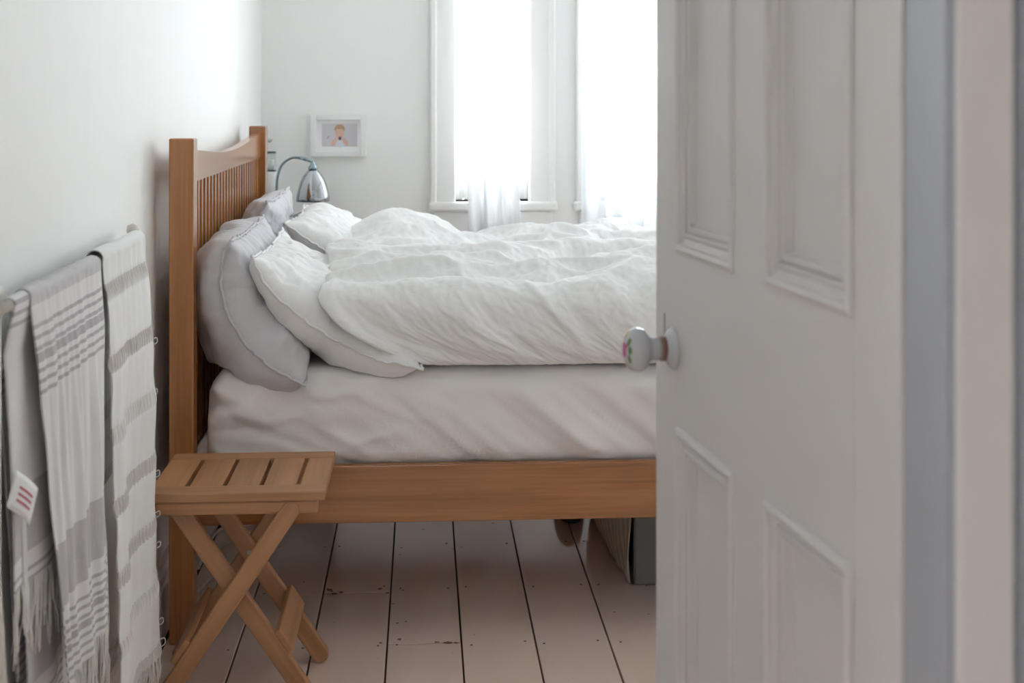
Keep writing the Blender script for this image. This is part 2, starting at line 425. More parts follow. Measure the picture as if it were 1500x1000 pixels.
for sa, sb in ((S1, S2), (S3, S4)):
    for za, zb in ((ZB, Z1), (Z2, ZT)):
        dbox('panel', sa - 0.004, sb + 0.004, za - 0.004, zb + 0.004, -DTH + 0.01, -0.0147, M_DOOR, door, 0)
        V = []; Fc = []
        for o_, d_ in PROF:
            for (s_, z_) in ((sa + o_, za + o_), (sb - o_, za + o_), (sb - o_, zb - o_), (sa + o_, zb - o_)): V.append(dpt(s_, z_, d_))
        for i in range(len(PROF) - 1):
            for k in range(4): Fc.append((i * 4 + k, i * 4 + (k + 1) % 4, i * 4 + 4 + (k + 1) % 4, i * 4 + 4 + k))
        me = mesh(V, Fc); link('moulding', me, M_DOOR, door)
M_CHINA = plain('glazed_porcelain', (0.52, 0.535, 0.57), 0.12, 0.5)
M_BRASSB = plain('brown_collar', (0.17, 0.085, 0.055), 0.4, 0.5)
KS, KZ = 0.088, 0.906
kc = dpt(KS, KZ)
rose = [(0, 0), (0.027, 0), (0.0275, 0.002), (0.026, 0.005), (0.022, 0.0085), (0.0175, 0.011), (0.0165, 0.0125), (0, 0.0126)]
lathe('knob_rose', rose, kc, M_CHINA, door, DN)
lathe('knob_collar', [(0.0, 0.0125), (0.0158, 0.0126), (0.0160, 0.0185), (0, 0.0186)], kc, M_BRASSB, door, DN)
kp = [(0, 0.0185), (0.0145, 0.0186), (0.0142, 0.028), (0.0152, 0.033), (0.020, 0.0365), (0.0255, 0.0405), (0.0282, 0.0465), (0.0280, 0.053), (0.0255, 0.059), (0.020, 0.0635), (0.012, 0.0662), (0, 0.067)]
knob = lathe('door_knob', kp, kc, M_CHINA, door, DN)
knob['label'] = 'glazed porcelain knob with painted flowers'
def petal(name, ang, rad, size, col, asp=1.0):
    t = DN.orthogonal().normalized(); t = Vector((0, 0, 1)); b = DN.cross(t)
    bm = bmesh.new(); R = 0.0300
    vs = []
    def surf(a, r):
        pr = list(zip([p[0] for p in kp[6:]], [p[1] for p in kp[6:]]))
        for (r0, h0), (r1, h1) in zip(pr, pr[1:]):
            if r0 >= r >= r1: hh = h0 + (h1 - h0) * (r0 - r) / max(r0 - r1, 1e-6); break
        else: hh = 0.067
        return kc + DN * (hh + 0.0004) + (t * math.cos(a) + b * math.sin(a)) * r
    cx, cy = rad * math.cos(ang), rad * math.sin(ang)
    for ring in (0.001, 0.5, 1.0):
        row = []
        for k in range(12):
            q = 2 * math.pi * k / 12; px = cx + ring * size * math.cos(q) * asp; py = cy + ring * size * math.sin(q)
            row.append(bm.verts.new(surf(math.atan2(py, px), min(math.hypot(px, py), 0.0281))))
        vs.append(row)
    for A, B in zip(vs, vs[1:]):
        for k in range(12): bm.faces.new((A[k], A[(k + 1) % 12], B[(k + 1) % 12], B[k]))
    link(name, from_bm(bm), col, knob, True)
M_PINK = plain('pink_enamel', (0.50, 0.10, 0.26), 0.15); M_LEAF = plain('green_enamel', (0.13, 0.19, 0.07), 0.15); M_YEL = plain('ochre_enamel', (0.55, 0.36, 0.12), 0.15)
for a_, r_, s_ in ((0.3, 0.006, 0.0055), (2.2, 0.007, 0.006), (4.2, 0.006, 0.0055), (5.3, 0.009, 0.005), (3.2, 0.003, 0.005)): petal('painted_petal', a_, r_, s_, M_PINK)
for a_ in (0.9, 1.5, 2.1, 4.2, 4.8, 5.4): petal('painted_leaf', a_, 0.0185, 0.0038, M_LEAF, 1.5)
for a_ in (0.0, 3.1): petal('painted_leaf', a_, 0.0205, 0.004, M_YEL, 1.2)
dbox('keyhole', 0.041, 0.0445, 0.908, 0.945, -0.002, 0.0004, M_BRASSB, door, 0)
# door lining, stop and architrave: a stepped post round the opening
def jamb(n, x, sgn):
    """profile in plan, x is the opening face, sgn the direction into the wall"""
    t = empty('trim_%d' % n, (x, FR, 0), kind='structure')
    prism('lining', [(x, HALLF), (x + sgn * 0.0118, HALLF), (x + sgn * 0.0118, FR), (x, FR)], 'z', 0, DTOP, M_LINING_SHADE, t)
    prism('door_stop', [(x, HALLF + 0.002), (x - sgn * 0.006, HALLF + 0.002), (x - sgn * 0.006, HALLF + 0.018), (x, HALLF + 0.022)], 'z', 0, DTOP, M_LINING_SHADE, t)
    a = [(0.001, HALLF), (0.001, HALLF - 0.014), (0.004, HALLF - 0.017), (0.043, HALLF - 0.017), (0.045, HALLF - 0.015), (0.045, HALLF)]
    b = [(0.0452, HALLF), (0.0452, HALLF - 0.010), (0.050, HALLF - 0.010), (0.054, HALLF - 0.020), (0.062, HALLF - 0.026), (0.074, HALLF - 0.028), (0.085, HALLF - 0.022), (0.085, HALLF)]
    prism('architrave', [(x + sgn * p[0], p[1] + 0.0115) for p in a], 'z', 0, DTOP + 0.06, M_DOOR, t)
    prism('shaded_backband', [(x + sgn * p[0], p[1] + 0.0115) for p in b], 'z', 0, DTOP + 0.06, M_LINING_SHADE, t)  # outer moulding coloured darker to stand in for the shade on it
    return t
DJ = 0.4005
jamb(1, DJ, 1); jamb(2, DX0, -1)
t3 = struct('trim_3', (DX0, HALLF, DTOP), (DJ, FR, DTOP + 0.0118), M_DOOR)

# ------------------------------------------------------------------ bed frame
BX0, BX1, BY0, BY1 = -0.570, -0.515, 3.243, 4.722
bed = empty('bed_frame', (0.45, 4.0, 0), 'honey oak double bed frame with slatted headboard against the white wall', 'bed')
for y in (BY0, BY1): box('headboard_post', (BX0, y, 0.0005), (BX1, y + 0.055, 1.14), M_OAK_Z, bed, 0.003)
n = 28; top = []; bot = []
ya, yb = BY0 + 0.0545, BY1 + 0.0005
for i in range(n + 1):
    t = i / n; y = ya + (yb - ya) * t
    top.append((y, 1.112 - 0.028 * math.sin(math.pi * t) ** 1.3 + 0.004 * t)); bot.append((y, 1.036))
prism('headboard_top_rail', top + bot[::-1], 'x', -0.556, -0.531, M_OAK_Y, bed, 0.0)
box('headboard_lower_rail', (-0.556, ya, 0.33), (-0.531, yb, 0.41), M_OAK_Y, bed, 0.002)
ns = 25
for i in range(ns):
    y = ya + (yb - ya) * (i + 0.75) / (ns + 0.5)
    box('headboard_slat', (-0.552, y - 0.012, 0.409), (-0.535, y + 0.012, 1.0365), M_OAK_Z, bed, 0.0015, 1)
box('side_rail', (BX1 - 0.002, 3.252, 0.264), (1.46, 3.277, 0.395), M_OAK_X, bed, 0.003)
box('side_rail', (BX1 - 0.002, 4.745, 0.305), (1.46, 4.770, 0.395), M_OAK_X, bed, 0.003)
for y in (BY0, BY1): box('footboard_post', (1.46, y, 0.0005), (1.515, y + 0.055, 0.50), M_OAK_Z, bed, 0.003)
box('footboard_rail', (1.475, ya, 0.264), (1.50, yb, 0.45), M_OAK_Y, bed, 0.003)
box('centre_beam', (-0.53, 3.98, 0.30), (1.475, 4.03, 0.345), M_OAK_X, bed)
for i in range(14):
    x = -0.44 + i * 0.142
    box('bed_slat', (x - 0.035, 3.2775, 0.345), (x + 0.035, 4.7445, 0.363), M_ST_Y, bed)

# ------------------------------------------------------------------ folding stool
SX0, SX1, SY0, SY1, SZ = -0.543, -0.193, 2.842, 3.168, 0.45
stool = empty('folding_stool', ((SX0 + SX1) / 2, (SY0 + SY1) / 2, 0), 'small folding wooden stool with slatted seat and crossed legs beside the bed', 'stool')
box('seat_rail', (SX0, SY0, SZ - 0.018), (SX1, SY0 + 0.058, SZ), M_ST_X, stool, 0.0025)
box('seat_rail', (SX0, SY1 - 0.055, SZ - 0.018), (SX1, SY1, SZ), M_ST_X, stool, 0.0025)
for i in range(5):
    x0 = SX0 + i * 0.0741
    box('seat_slat', (x0, SY0 + 0.0575, SZ - 0.018), (min(x0 + 0.0655, SX1), SY1 - 0.0545, SZ - 0.0005), M_ST_Y, stool, 0.0018)
for y0 in (SY0 + 0.008, SY1 - 0.03):
    box('seat_support', (SX0 + 0.012, y0, SZ - 0.046), (SX1 - 0.014, y0 + 0.022, SZ - 0.0175), M_ST_X, stool, 0.006)
def leg(name, a, b, y0, y1, w, mat, parent):
    a = Vector((a[0], 0, a[1])); b = Vector((b[0], 0, b[1])); d = (b - a).normalized(); nn = Vector((-d.z, 0, d.x))
    pts = []
    for c, base in ((b, math.atan2(d.z, d.x)), (a, math.atan2(-d.z, -d.x))):
        for k in range(9):
            q = base - math.pi / 2 + math.pi * k / 8
            # foot / top end rounded
            pts.append((c.x + math.cos(q) * w / 2, c.z + math.sin(q) * w / 2))
    bm = bmesh.new()
    A = [bm.verts.new((p[0], y0, p[1])) for p in pts]; B = [bm.verts.new((p[0], y1, p[1])) for p in pts]
    f1 = bm.faces.new(A); f2 = bm.faces.new(B[::-1])
    for i in range(len(pts)): bm.faces.new((A[i], B[i], B[(i + 1) % len(pts)], A[(i + 1) % len(pts)]))
    es = [e for e in bm.edges if (e in f1.edges or e in f2.edges)]
    bmesh.ops.bevel(bm, geom=es, offset=0.003, segments=2, affect='EDGES', profile=0.5)
    return link(name, from_bm(bm), mat, parent)
def tilt_wood(name, a, b):
    """wood whose grain follows a leg leaning in the XZ plane"""
    m = M_ST_Z.copy(); m.name = name
    ang = math.atan2(b[0] - a[0], a[1] - b[1])
    for nd in m.node_tree.nodes:
        if nd.bl_idname == 'ShaderNodeMapping':
            # rotate coordinates first, then stretch: use a vector rotate before mapping
            vr = m.node_tree.nodes.new('ShaderNodeVectorRotate'); vr.rotation_type = 'Y_AXIS'; vr.inputs['Angle'].default_value = ang
            src = nd.inputs['Vector'].links[0].from_socket
            m.node_tree.links.new(src, vr.inputs['Vector']); m.node_tree.links.new(vr.outputs[0], nd.inputs['Vector'])
    return m
LA = ((-0.488, 0.412), (-0.223, 0.019)); LB = ((-0.262, 0.412), (-0.527, 0.019)); LW_ = 0.037
ML1 = tilt_wood('stool_leg_wood_a', *LA); ML2 = tilt_wood('stool_leg_wood_b', *LB)
leg('leg', *LB, 2.848, 2.868, LW_, ML2, stool); leg('leg', *LA, 2.870, 2.890, LW_, ML1, stool)
leg('leg', *LA, 3.118, 3.138, LW_, ML1, stool); leg('leg', *LB, 3.140, 3.160, LW_, ML2, stool)
def stretcher(L, t, y0, y1, side, m):
    a = Vector((L[0][0], 0, L[0][1])); b = Vector((L[1][0], 0, L[1][1])); d = (b - a).normalized(); nn = Vector((-d.z, 0, d.x))
    c = a.lerp(b, t) + nn * side * (LW_ / 2 + 0.0065)
    q = [c + d * sx * 0.026 + nn * sz * 0.0065 for sx, sz in ((-1, -1), (1, -1), (1, 1), (-1, 1))]
    prism('stretcher', [(p.x, p.z) for p in q], 'y', y0, y1, m, stool, 0.0025)
stretcher(LB, 0.74, 2.848, 3.160, -1, M_ST_Y); stretcher(LA, 0.72, 2.870, 3.138, 1, M_ST_Y)
M_STEEL = plain('brushed_steel', (0.55, 0.55, 0.55), 0.3, 0.5, 1.0)
cx, cz = -0.375, 0.2441
for y, d in ((3.1175, -1),):
    lathe('pivot_bolt', [(0, 0), (0.006, 0), (0.0055, 0.002), (0.003, 0.0034), (0, 0.0036)], (cx, y, cz), M_STEEL, stool, (0, -1, 0), 14)

# ------------------------------------------------------------------ mattress with fitted sheet
MX0, MX1, MY0, MY1, MZ0, MZ1 = -0.497, 1.452, 3.282, 4.738, 0.364, 0.604
def mattress():
    nx, ny, nz = 190, 70, 34
    pts = {}; V = []; Fc = []
    def vid(i, j, k):
        key = (i, j, k)
        if key not in pts: pts[key] = len(V); V.append((i / nx, j / ny, k / nz))
        return pts[key]
    for i in range(nx):
        for k in range(nz):
            Fc.append((vid(i, 0, k), vid(i + 1, 0, k), vid(i + 1, 0, k + 1), vid(i, 0, k + 1)))
            Fc.append((vid(i, ny, k), vid(i, ny, k + 1), vid(i + 1, ny, k + 1), vid(i + 1, ny, k)))
    for j in range(ny):
        for k in range(nz):
            Fc.append((vid(0, j, k), vid(0, j, k + 1), vid(0, j + 1, k + 1), vid(0, j + 1, k)))
            Fc.append((vid(nx, j, k), vid(nx, j + 1, k), vid(nx, j + 1, k + 1), vid(nx, j, k + 1)))
    for i in range(nx):
        for j in range(ny):
            Fc.append((vid(i, j, nz), vid(i + 1, j, nz), vid(i + 1, j + 1, nz), vid(i, j + 1, nz)))
            Fc.append((vid(i, j, 0), vid(i, j + 1, 0), vid(i + 1, j + 1, 0), vid(i + 1, j, 0)))
    P = np.array(V); lo = np.array((MX0, MY0, MZ0)); hi = np.array((MX1, MY1, MZ1)); P = lo + P * (hi - lo)
    R = np.array((0.075, 0.06, 0.075)); R = 0.055     # rounded box
    inner = np.clip(P, lo + R, hi - R); d = P - inner; L = np.linalg.norm(d, axis=1)
    nrm = d / np.maximum(L, 1e-9)[:, None]
    Q = np.where((L > 1e-9)[:, None], inner + nrm * np.minimum(R, 1) , P)
    x, y, z = Q.T; zr = (z - MZ0) / (MZ1 - MZ0)
    side = sstep(0.3, 0.8, -nrm[:, 1])
    # long diagonal drags of the sheet on the near side, sweeping down to the right
    q = x * 1.0 + (MZ1 - z) * -1.15 - 0.35 * (MZ1 - z) ** 2
    w = 0.0
    for kx, amp, ph in ((7.5, 0.0095, 0.3), (13, 0.0065, 5.1), (27, 0.0038, 9.7)):
        w = w + amp * ridged(q * kx + ph, z * 2.2 + ph, ph) * 1.0
    w = w * (0.45 + 0.9 * sstep(-0.1, 0.35, x)) * sstep(0.02, 0.3, zr) * sstep(1.05, 0.75, zr)
    # puckered, bunched corner at the head end
    cr = 0.010 * ridged((x + 0.1) * 9 + z * 16, z * 15 - x * 6, 3.3) * sstep(0.18, -0.35, x)
    puff = 0.022 * np.exp(-(((x + 0.395) / 0.045) ** 2 + ((z - 0.520) / 0.030) ** 2)) - 0.012 * np.exp(-(((x + 0.40) / 0.05) ** 2 + ((z - 0.475) / 0.016) ** 2))
    puff = puff - 0.007 * np.exp(-(((z - 0.487 + (x + 0.40) * 0.42) / 0.012) ** 2)) * sstep(-0.47, -0.40, x) * sstep(0.05, -0.2, x)
    amp = (w + cr + puff) * side
    bulge = 0.010 * np.sin(np.pi * np.clip(zr, 0, 1)) * side
    Q = Q + nrm * (np.clip(amp, -0.012, 0.026) - 0.006 * side + bulge)[:, None]
    endw = sstep(0.3, 0.8, -nrm[:, 0]); Q[:, 0] += -0.0 * endw + 0.02 * endw * (zr - 0.3) ** 2
    Q[:, 1] = np.maximum(Q[:, 1], np.where(Q[:, 2] < 0.412, 3.2790, 3.20))
    Q[:, 0] = np.maximum(Q[:, 0], -0.512)
    return link('mattress', mesh(Q, Fc), M_SHEET, None, True)
tag(mattress(), 'thick mattress in a rumpled white fitted sheet on the oak bed frame', 'mattress')

# ------------------------------------------------------------------ cloth helper: settle a modelled shape into real creases
def settle(o, frames, expand, pressure=0.0, hold=0.0, bend=0.5, tension=12, gravity=0.0, pins=None, mass=0.25):
    me = o.data; nv = len(me.vertices)
    vg = o.vertex_groups.new(name='hold')
    if pins is None:
        if hold: vg.add(list(range(nv)), hold, 'REPLACE')
    else:
        for i in range(nv): vg.add([i], float(pins[i]), 'REPLACE')
    md = o.modifiers.new('cloth', 'CLOTH'); s = md.settings
    s.quality = 5; s.mass = mass; s.air_damping = 1.5
    s.tension_stiffness = tension; s.compression_stiffness = tension; s.shear_stiffness = tension * 0.6; s.bending_stiffness = bend
    s.tension_damping = 8; s.compression_damping = 8; s.shear_damping = 8; s.bending_damping = 1.0
    s.shrink_min = -expand; s.effector_weights.gravity = gravity
    if pressure: s.use_pressure = True; s.uniform_pressure_force = pressure
    if pins is not None or hold: s.vertex_group_mass = 'hold'; s.pin_stiffness = 1.0
    md.collision_settings.use_collision = False
    md.point_cache.frame_start = 1; md.point_cache.frame_end = frames + 2
    for f in range(1, frames + 1): SC.frame_set(f)
    dg = bpy.context.evaluated_depsgraph_get(); ev = o.evaluated_get(dg)
    co = np.empty(nv * 3); ev.data.vertices.foreach_get('co', co)
    o.modifiers.remove(md); o.vertex_groups.clear()
    me.vertices.foreach_set('co', co); me.update(); SC.frame_set(1)
    return co.reshape(-1, 3)
def finish(o, levels=1):
    md = o.modifiers.new('smooth', 'SUBSURF'); md.levels = levels; md.render_levels = levels
    o.data.polygons.foreach_set('use_smooth', [True] * len(o.data.polygons))

def pillow(name, curve, y0, y1, T, mat, label, group, seed=0, n=46, m=60, press=0.0, expand=0.05, droop=0.0, ear=0.02, skew=0.0, twist=0.0):
    """curve: centre line of the pillow in the XZ plane, bottom edge to top edge; the pillow runs along Y from y0 to y1"""
    C = catmull([(c[0], 0, c[1]) for c in curve], 24)
    Lc = np.array([0] + list(np.cumsum([(C[i + 1] - C[i]).length for i in range(len(C) - 1)])))
    cx = np.array([c.x for c in C]); cz = np.array([c.z for c in C])
    def at(p):
        s = p * Lc[-1]; return np.interp(s, Lc, cx), np.interp(s, Lc, cz)
    p, q = np.meshgrid(np.linspace(0, 1, n + 1), np.linspace(0, 1, m + 1), indexing='ij')
    P, Q = 2 * p - 1, 2 * q - 1
    # sides pulled in between the corners
    pp = 0.5 + (P * (1 - 0.05 * (1 - Q ** 2)) ) / 2; Qs = Q * (1 - 0.045 * (1 - P ** 2))
    e = 1e-3
    X, Z = at(np.clip(pp, 0, 1)); Xa, Za = at(np.clip(pp - e, 0, 1)); Xb, Zb = at(np.clip(pp + e, 0, 1))
    tx, tz = Xb - Xa, Zb - Za; L = np.hypot(tx, tz) + 1e-9; nx_, nz_ = tz / L, -tx / L
    Yc = (y0 + y1) / 2 + Qs * (y1 - y0) / 2 + skew * P
    X = X + twist * Q * P
    fill = (np.clip(1 - np.abs(P) ** 2.6, 0, 1) * np.clip(1 - np.abs(Q) ** 3.2, 0, 1)) ** 0.55
    lump = 1 + 0.22 * vnoise(p * 3 + seed * 3.1, q * 4 + seed, seed) + 0.10 * vnoise(p * 8, q * 9 + seed, seed + 5)
    # gathers running in from the seams
    ed = np.exp(-((1 - np.abs(P)) / 0.35) ** 2) * ridged(q * 15 + seed, P * 1.3, seed + 2) + np.exp(-((1 - np.abs(Q)) / 0.30) ** 2) * ridged(p * 11 + seed, Q * 1.3, seed + 4)
    ed = ed + 0.9 * ridged(p * 4.5 + q * 3 + seed, q * 4 - p * 2.5, seed + 9)
    th = T / 2 * fill * lump + 0.007 * ed * np.clip(fill * 2, 0, 1)
    Z = Z - droop * (1 - Q ** 2) * p
    V = []; idx = {}
    for sgn in (1, -1):
        for i in range(n + 1):
            for j in range(m + 1):
                edge = i in (0, n) or j in (0, m)
                if edge and sgn == -1: idx[(sgn, i, j)] = idx[(1, i, j)]; continue
                idx[(sgn, i, j)] = len(V)
                V.append((X[i, j] + sgn * nx_[i, j] * th[i, j], Yc[i, j], Z[i, j] + sgn * nz_[i, j] * th[i, j]))
    Fc = []
    for i in range(n):
        for j in range(m):
            Fc.append((idx[(1, i, j)], idx[(1, i + 1, j)], idx[(1, i + 1, j + 1)], idx[(1, i, j + 1)]))
            Fc.append((idx[(-1, i, j)], idx[(-1, i, j + 1)], idx[(-1, i + 1, j + 1)], idx[(-1, i + 1, j)]))
    V = np.array(V)
    V = V + 0.0016 * rng.standard_normal(V.shape)
    V = V + 0.002 * np.stack([vnoise(V[:, 0] * 30, V[:, 1] * 30, V[:, 2] * 30 + k * 7 + seed) for k in range(3)], 1)
    root = empty(name, (float(np.mean(cx)), (y0 + y1) / 2, float(V[:, 2].min())), label, 'pillow', group)
    me = mesh(V, Fc); o = bpy.data.objects.new('pillow_case', me); COL.objects.link(o)
    co = settle(o, 16, expand, press, hold=0.07, bend=0.22, tension=14)
    bpy.data.objects.remove(o)
    return root, me, co, [[co[idx[(1, i, 0)]] for i in range(n + 1)] + [co[idx[(1, n, j)]] for j in range(m + 1)] +
                          [co[idx[(1, i, m)]] for i in range(n, -1, -1)] + [co[idx[(1, 0, j)]] for j in range(m, -1, -1)]][0]
from mathutils.bvhtree import BVHTree
BVH = []
def push_out(co, trees, gap=0.003, it=2):
    co = co.copy()
    for _ in range(it):
        for tr in trees:
            for i in range(len(co)):
                p = Vector(co[i]); loc, nrm, _k, dist = tr.find_nearest(p)
                if loc is not None and dist < 0.16 and (p - loc).dot(nrm) < gap: co[i] = loc + nrm * gap
    return co
def solid_tree(me):
    bm = bmesh.new(); bm.from_mesh(me); bmesh.ops.recalc_face_normals(bm, faces=bm.faces); t = BVHTree.FromBMesh(bm); bm.free(); return t
def place_pillow(res, mat, clamp, against=()):
    root, me, co, seam = res
    if against:
        co = push_out(co, against); seam = list(push_out(np.array(seam), against))
    me.vertices.foreach_set('co', clamp(co).ravel()); me.update(); BVH.append(solid_tree(me))
    co = clamp(co); me.vertices.foreach_set('co', co.ravel()); me.update()
    o = link('pillow_case', me, mat, root, True); finish(o)
    sm = [Vector(v) for v in clamp(np.array(seam))]
    out = [sm[0]]
    for v in sm[1:]:
        if (v - out[-1]).length > 0.004: out.append(v)
    tube('seam', out[:-1], 0.0035, mat, root, 6, True)
    return root
def clampf(xmin=-0.527, zmin=0.6075):
    def f(c):
        c = c.copy()
        nearpost = (c[:, 1] < 3.304) | (c[:, 1] > 4.716)
        c[:, 0] = np.where(nearpost, np.maximum(c[:, 0], -0.509), c[:, 0])
        c[:, 0] = np.where(c[:, 0] < xmin, xmin + (c[:, 0] - xmin) * 0.04, c[:, 0]); c[:, 0] = np.maximum(c[:, 0], xmin)
        over = (c[:, 1] > MY0 + 0.02) & (c[:, 2] < zmin)
        c[:, 2] = np.where(over, np.maximum(zmin + (c[:, 2] - zmin) * 0.03, zmin - 0.001), c[:, 2]); return c
    return f
res = pillow('grey_pillow', [(-0.270, 0.585), (-0.345, 0.625), (-0.41, 0.695), (-0.448, 0.77), (-0.455, 0.845), (-0.435, 0.905)], 3.250, 3.93, 0.215, M_GREY,
             'lilac grey pillow leaning on the headboard beside the folding stool', None, 1)
place_pillow(res, M_GREY, clampf())
res = pillow('white_pillow', [(-0.008, 0.614), (-0.115, 0.640), (-0.23, 0.700), (-0.312, 0.762), (-0.365, 0.825), (-0.380, 0.865)], 3.265, 3.94, 0.155, M_WHITE,
             'white pillow leaning on the grey pillow with its seam facing the stool', None, 2)
place_pillow(res, M_WHITE, clampf(), [BVH[0]])
res = pillow('grey_pillow', [(-0.30, 0.62), (-0.40, 0.68), (-0.455, 0.77), (-0.47, 0.86), (-0.44, 0.935)], 4.05, 4.71, 0.16, M_GREY,
             'lilac grey pillow leaning on the headboard beside the chrome lamp', None, 4)
place_pillow(res, M_GREY, clampf())
res = pillow('white_pillow', [(-0.02, 0.64), (-0.13, 0.705), (-0.24, 0.775), (-0.33, 0.84), (-0.38, 0.875)], 4.03, 4.71, 0.15, M_WHITE,
             'white pillow lying before the grey pillow under the chrome lamp shade', None, 6)
place_pillow(res, M_WHITE, clampf(), [BVH[2]])

# ------------------------------------------------------------------ duvet
def duvet():
    nu, nv = 210, 190
    xl_bot, xr = -0.005, 1.44
    r = 0.03
    # profile of the quilt across the bed: from under the near edge, round the puffed side, over the top, to the far side
    prof = catmull([(0, 3.345, 0.613), (0, 3.300, 0.612), (0, 3.275, 0.630), (0, 3.262, 0.68), (0, 3.268, 0.735), (0, 3.292, 0.770), (0, 3.35, 0.793),
                    (0, 3.50, 0.802), (0, 3.75, 0.805), (0, 4.05, 0.800), (0, 4.35, 0.805), (0, 4.62, 0.790), (0, 4.72, 0.745), (0, 4.745, 0.68), (0, 4.72, 0.62), (0, 4.66, 0.612)], 12)
    L = np.array([0] + list(np.cumsum([(prof[i + 1] - prof[i]).length for i in range(len(prof) - 1)])))
    py = np.array([p.y for p in prof]); pz = np.array([p.z for p in prof])
    s = np.linspace(0, L[-1], nv + 1); Y = np.interp(s, L, py); Z = np.interp(s, L, pz)
    ty = np.gradient(Y); tz = np.gradient(Z); l = np.hypot(ty, tz); ny_, nz_ = -tz / l, ty / l      # outward normal
    # where the head edge of the quilt lies, slanting back over the pillow as it climbs the near side
    xl = np.interp(Z + 0 * Y, [0.612, 0.63, 0.70, 0.76, 0.81], [-0.01, -0.05, -0.175, -0.235, -0.245])
    top = Y > 3.36
    xl = np.where(top, -0.245 + 0.02 * np.sin((Y - 3.36) * 9) - 0.02 * sstep(3.9, 4.3, Y), xl)
    # rolled head edge
    nroll = 14
    V = []
    I = nu + 1 + nroll
    G = np.zeros((I, nv + 1, 3))
    roll = np.linspace(math.pi * 0.96, 0, nroll, endpoint=False)
    for a, th in enumerate(roll):
        rr = r * (1 + 0.25 * np.sin(Y * 21) * sstep(3.3, 3.5, Y))
        dx = -np.sin(th) * rr; dn = (np.cos(th) - 1) * rr
        G[a, :, 0] = xl + rr + dx + (0.05 * (th / math.pi) ** 3); G[a, :, 1] = Y + ny_ * dn; G[a, :, 2] = Z + nz_ * dn
    for a in range(nu + 1):
        t = (a / nu)
        G[nroll + a, :, 0] = xl + r + t * (xr - xl - r); G[nroll + a, :, 1] = Y; G[nroll + a, :, 2] = Z
    x, y, z = G[..., 0].copy(), G[..., 1].copy(), G[..., 2].copy()
    onTop = sstep(0.70, 0.80, z) * sstep(3.27, 3.45, y)
    # the quilt rides up over the pillows, and is thrown back in a heap on the far half
    d = 0.010 * np.exp(-((x + 0.22) / 0.16) ** 2) * onTop * sstep(3.26, 3.45, y) * sstep(4.75, 4.3, y)
    d = d + 0.060 * np.exp(-((x + 0.10) / 0.10) ** 2 - ((y - 4.32) / 0.15) ** 2)
    d = d + 0.050 * np.exp(-((x - 0.03) / 0.06) ** 2 - ((y - 4.45) / 0.14) ** 2)
    d = d - 0.03 * np.exp(-((x + 0.10) / 0.14) ** 2 - ((y - 3.92) / 0.12) ** 2)
    d = d - 0.030 * np.exp(-((x - 0.16) / 0.10) ** 2 - ((y - 4.2) / 0.35) ** 2)
    d = d + onTop * (0.020 * vnoise(x * 3.1 + 2, y * 3.1, 1) + 0.012 * vnoise(x * 7 + 3, y * 9, 2))
    # sweeping folds: raised ridges that fan from the head edge over the near side
    q = (z - 0.61) * 1.0 + x * 0.62
    sideM = sstep(0.60, 0.68, z) * (1 - onTop)
    d = d + sideM * (0.019 * ridged(q * 5.0 + 1.7, x * 2.2, 4) + 0.009 * ridged(q * 11 + x * 3, x * 4, 5)) * sstep(1.2, 0.1, x)
    d = d + onTop * 0.021 * ridged(x * 2.4 + y * 1.6, y * 6.5 - x * 1.4, 8)
    d = d + onTop * 0.010 * ridged(x * 8 - y * 3.0, y * 15 + x * 4, 9)
    G[..., 1] += ny_[None] * d; G[..., 2] += nz_[None] * d
    G[..., 0] += (0.012 * vnoise(y * 9, z * 9, 3)) * np.exp(-((x - xl[None]) / 0.10) ** 2)
    G = G + 0.0015 * rng.standard_normal(G.shape)
    V = G.reshape(-1, 3); Fc = []
    for a in range(I - 1):
        for b in range(nv):
            i0 = a * (nv + 1) + b; Fc.append((i0, i0 + 1, i0 + nv + 2, i0 + nv + 1))
    me = mesh(V, Fc); o = bpy.data.objects.new('duvet', me); COL.objects.link(o)
    pins = np.full(len(V), 0.06)
    pins = pins.reshape(I, nv + 1); pins[:, :6] = 1.0; pins[:, -6:] = 1.0; pins[:2] = 1; pins[-2:] = 1
    co = settle(o, 16, 0.04, 0.0, bend=1.2, tension=14, pins=pins.ravel())
    co[:, 2] = np.maximum(co[:, 2], 0.609)
    me.vertices.foreach_set('co', co.ravel())
    bpy.data.objects.remove(o)
    o = link('duvet', me, M_WHITE, None, True); finish(o)
    return o
tag(duvet(), 'puffy crumpled white duvet spread over the mattress', 'duvet')

# ------------------------------------------------------------------ curtains
def sheer_mat(name, col, transp, trans=0.5):
    m, nt, p = new_mat(name); out = nt.nodes['Material Output']
    df = N(nt, 'ShaderNodeBsdfDiffuse'); tl = N(nt, 'ShaderNodeBsdfTranslucent'); tp = N(nt, 'ShaderNodeBsdfTransparent')
    f = noise_tex(nt, coords(nt, (260, 260, 260)), 1.0, 1)
    c = mixc(nt, f, tuple(v * 0.96 for v in col), col)
    nt.links.new(c, df.inputs[0]); nt.links.new(c, tl.inputs[0])
    m1 = N(nt, 'ShaderNodeMixShader'); m1.inputs[0].default_value = trans
    nt.links.new(df.outputs[0], m1.inputs[1]); nt.links.new(tl.outputs[0], m1.inputs[2])
    m2 = N(nt, 'ShaderNodeMixShader'); m2.inputs[0].default_value = transp
    nt.links.new(m1.outputs[0], m2.inputs[1]); nt.links.new(tp.outputs[0], m2.inputs[2])
    nt.links.new(m2.outputs[0], out.inputs[0]); return m
M_SHEER = sheer_mat('sheer_voile', (0.88, 0.90, 0.93), 0.25)
rod = empty('curtain_rod', (1.15, 5.30, 2.56), 'white curtain rod above the windows', 'curtain rod')
